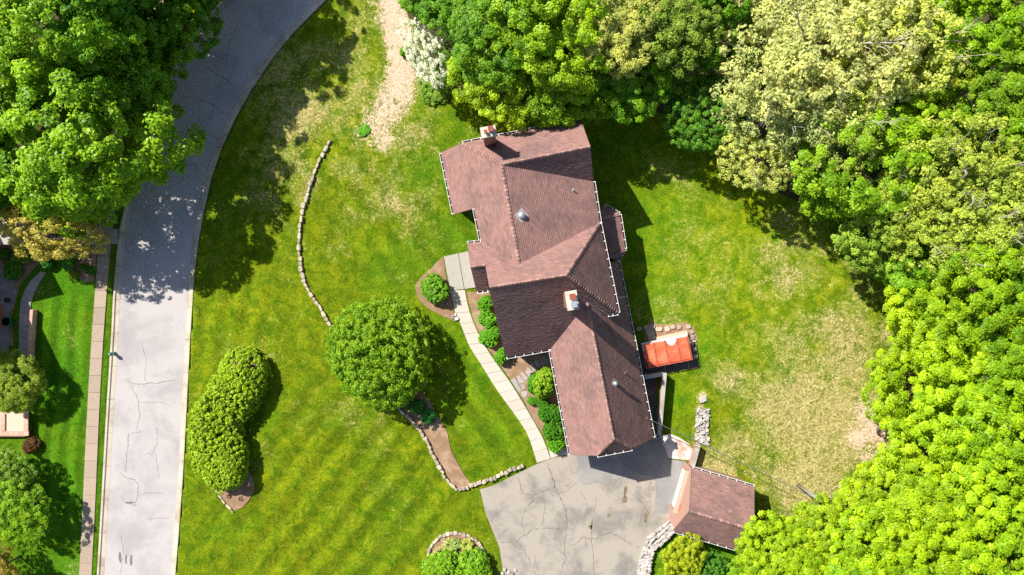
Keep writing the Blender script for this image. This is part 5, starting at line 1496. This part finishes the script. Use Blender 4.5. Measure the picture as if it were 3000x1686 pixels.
shrub(1108, 1432, 46, 1.8, 'shrub', (0.184, 0.389, 0.010), 'round clipped yellow green bush at the left of the stone ringed bed', 'round bushes in the stone ringed bed')
shrub(1195, 1428, 43, 1.7, 'shrub', (0.168, 0.389, 0.010), 'round clipped green bush nearest the driveway in the ringed bed', 'round bushes in the stone ringed bed')
shrub(170, 654, 19, .8, 'shrub', (0.064, 0.285, 0.010), 'green shrub next to the shaded neighbouring bed', 'shrubs in the neighbouring bed')
shrub(118, 660, 17, .8, 'shrub', (0.048, 0.209, 0.014), 'dark green shrub where the slab path begins', 'shrubs in the neighbouring bed')
shrub(52, 641, 22, .9, 'shrub', (0.144, 0.285, 0.012), 'olive shrub beside the porch roof', 'shrubs in the neighbouring bed')
shrub(33, 679, 23, .8, 'shrub', (0.080, 0.266, 0.010), 'green shrub between gravel and slab path', 'shrubs in the neighbouring bed', sx=1.1)
shrub(8, 640, 14, .8, 'shrub', (0.096, 0.247, 0.012), 'olive shrub under the porch roof edge', 'shrubs in the neighbouring bed')
shrub(228, 682, 11, .5, 'shrub', (0.048, 0.266, 0.012), 'small green plant near the sidewalk in the shaded bed', 'shrubs in the neighbouring bed')
shrub(185, 690, 12, .5, 'shrub', (0.208, 0.323, 0.014), 'yellow green plant at the tip of the shaded bed', 'shrubs in the neighbouring bed')
shrub(208, 672, 9, .5, 'shrub', (0.064, 0.266, 0.012), 'tiny green plant in the shaded bed', 'shrubs in the neighbouring bed')
shrub(145, 640, 14, .6, 'conifer', (0.320, 0.085, 0.024), 'small rusty red shrub under the tan tree')
shrub(78, 1122, 18, .7, 'conifer', (0.160, 0.085, 0.024), 'small dark reddish shrub on the neighbouring lawn')
shrub(917, 328, 14, .16, 'shrub', (0.112, 0.380, 0.010), 'small clump of bright weeds in the bare straw strip', None, 'weed_clump')
shrub(1020, 130, 14, .8, 'shrub', (0.144, 0.380, 0.010), 'bright green low shrub at the foot of the blossoming tree')
shrub(1090, 215, 38, .6, 'conifer', (0.160, 0.323, 0.018), 'low light green growth below the blossoming tree')
# curved hedge: one continuous plant
def hedge():
    root = empty('hedge', tuple(D(580, 1060))); tag(root, 'curved dense yellow green hedge on the lawn beside the road', 'hedge')
    cl = smooth_line([tuple(D(x, y, .9)[:2]) for x, y in ((612, 938), (588, 992), (543, 1060), (550, 1135), (564, 1176))], 10)
    hw = smooth_line([(x, 0) for x in (2.1, 2.25, 2.1, 2.5, 1.95)], 10)
    r = np.random.RandomState(8)
    C, O, Cr = [], [], []
    # points over a lumpy sausage: union of overlapping domes
    cs = [(cl[i][0], cl[i][1], hw[i][0]) for i in range(0, len(cl), 2)]
    n = 6500
    for k in range(n):
        x, y, w_ = cs[(0 if k % 9 == 0 else len(cs) - 1) if k % 9 < 2 else r.randint(len(cs))]
        d = r.normal(size=3); d /= np.linalg.norm(d)
        if d[2] < -.15: continue
        hh = 1.75
        p = np.array([x + d[0] * w_, y + d[1] * w_, .25 + max(0, d[2]) ** .7 * hh + min(0, d[2])])
        # keep only the outer skin
        deep = False
        for (x2, y2, w2) in cs:
            q = ((p[0] - x2) ** 2 + (p[1] - y2) ** 2) / (w2 * w2) + (max(0, p[2] - .25) / hh) ** 2.6
            if q < .55: deep = True; break
        if deep: continue
        C.append(p); O.append(d); Cr.append(r.uniform(.10, .19))
    C, O, Cr = np.array(C), np.array(O), np.array(Cr)
    C[:, 2] += .30 * vnoise(C[:, 0], C[:, 1], 1.1, 4)
    C[:, :2] += r.normal(size=(len(C), 2)) * .05 + O[:, :2] * (vnoise(C[:, 0] + C[:, 2], C[:, 1] - C[:, 2], 1.2, 9)[:, None] - .4) * .45
    C2 = np.array([[x + r.normal() * .7, y + r.normal() * .7, r.uniform(.4, 1.45)] for x, y, w_ in cs for _ in range(40)])
    C = np.concatenate([C, C2]); O = np.concatenate([O, np.tile([0, 0, 1.0], (len(C2), 1))]); Cr = np.concatenate([Cr, np.full(len(C2), .3)])
    V, var = leaf_cloud(C - np.array(root.location), Cr, 34, .16, 5, .4, O, .9, .8, .55)
    o = np_mesh('foliage', V, np.arange(len(V)).reshape(-1, 4), 4, MAT['needle'], root, attr=var)
    o.color = (.29, .46, .014, 1)
    mb = MB()
    for (x, y, w_) in cs[::3]:
        for k in range(3):
            a = k * 2.1
            mb.tube([(x, y, -.1), (x + math.cos(a) * .5, y + math.sin(a) * .5, .7), (x + math.cos(a) * 1.0, y + math.sin(a) * 1.0, 1.3)], [.05, .035, .015], 5)
    st_ = mb.build('stems', MAT['bark'], root); st_.location = -root.location
hedge()
# variegated grassy plants in the stone ring
def grass_plant(px, py, r_, h, colr, label, seed, n=90):
    rr = random.Random(seed)
    root = empty('hosta_plant', tuple(P(px, py))); tag(root, label, 'plant', 'variegated plants in the stone ring')
    vs, fs, va = [], [], []
    for k in range(n):
        a = rr.uniform(0, 6.283); L = r_ * rr.uniform(.5, 1.1); wd = .05 * rr.uniform(.7, 1.5)
        pts = [Vector((math.cos(a) * L * t, math.sin(a) * L * t, h * (4 * t * (1 - t * .62)) * .62 * rr.uniform(.9, 1.1))) for t in (0.03, .35, .7, 1)]
        sd_ = Vector((-math.sin(a), math.cos(a), 0)) * wd
        b = len(vs)
        for i, p in enumerate(pts):
            ww = (.5, 1, .8, .05)[i]
            vs += [p - sd_ * ww, p + sd_ * ww]
        for i in range(3): fs.append((b + 2 * i, b + 2 * i + 1, b + 2 * i + 3, b + 2 * i + 2)); va.append(rr.random())
    o = mesh_obj('leaves', vs, fs, MAT['leaf'], root); o.color = (*colr, 1)
    at = o.data.attributes.new('var', 'FLOAT', 'FACE'); at.data.foreach_set('value', va)
for i, (x, y, r_, c_, l) in enumerate([(1292, 1615, .5, (.36, .36, .13), 'cream and green strappy plant by the stones, largest in the ring'), (1318, 1592, .5, (.30, .36, .10), 'pale green strappy plant at the top of the stone ring'), (1335, 1588, .45, (.17, .28, .06), 'green strappy plant between the pale ones in the ring'), (1368, 1592, .48, (.30, .35, .06), 'lime striped strappy plant on the driveway side of the ring'), (1278, 1640, .45, (.40, .38, .15), 'cream strappy plant beside the yellow green round bush'), (1310, 1632, .35, (.24, .32, .10), 'small pale strappy plant in the middle of the ring')]):
    grass_plant(x, y, r_ * 1.45, .5, tuple(k * 1.5 for k in c_), l, i, 150)
# bare brush at the wood's edge
br = empty('brush_pile', tuple(D(2232, 1140))); tag(br, 'heap of bare brown brush at the edge of the dry lawn', 'brush')
mb = MB(); c = D(2235, 1140)
for k in range(170):
    a = rnd.uniform(0, 6.283); q = rnd.uniform(0, 1) ** .5
    p0 = Vector((c.x + math.cos(a) * q * .9, c.y + math.sin(a) * q * 1.5, rnd.uniform(0, .2)))
    e = p0 + Vector((math.cos(a) * rnd.uniform(.3, .9) - .3, math.sin(a) * rnd.uniform(.3, 1.1), rnd.uniform(.2, 1.1)))
    mb.tube([p0, p0.lerp(e, .5) + Vector((0, 0, .12)), e], [.022, .015, .005], 4)
t_ = mb.build('twigs', MAT['twig'], br); t_.location = -br.location
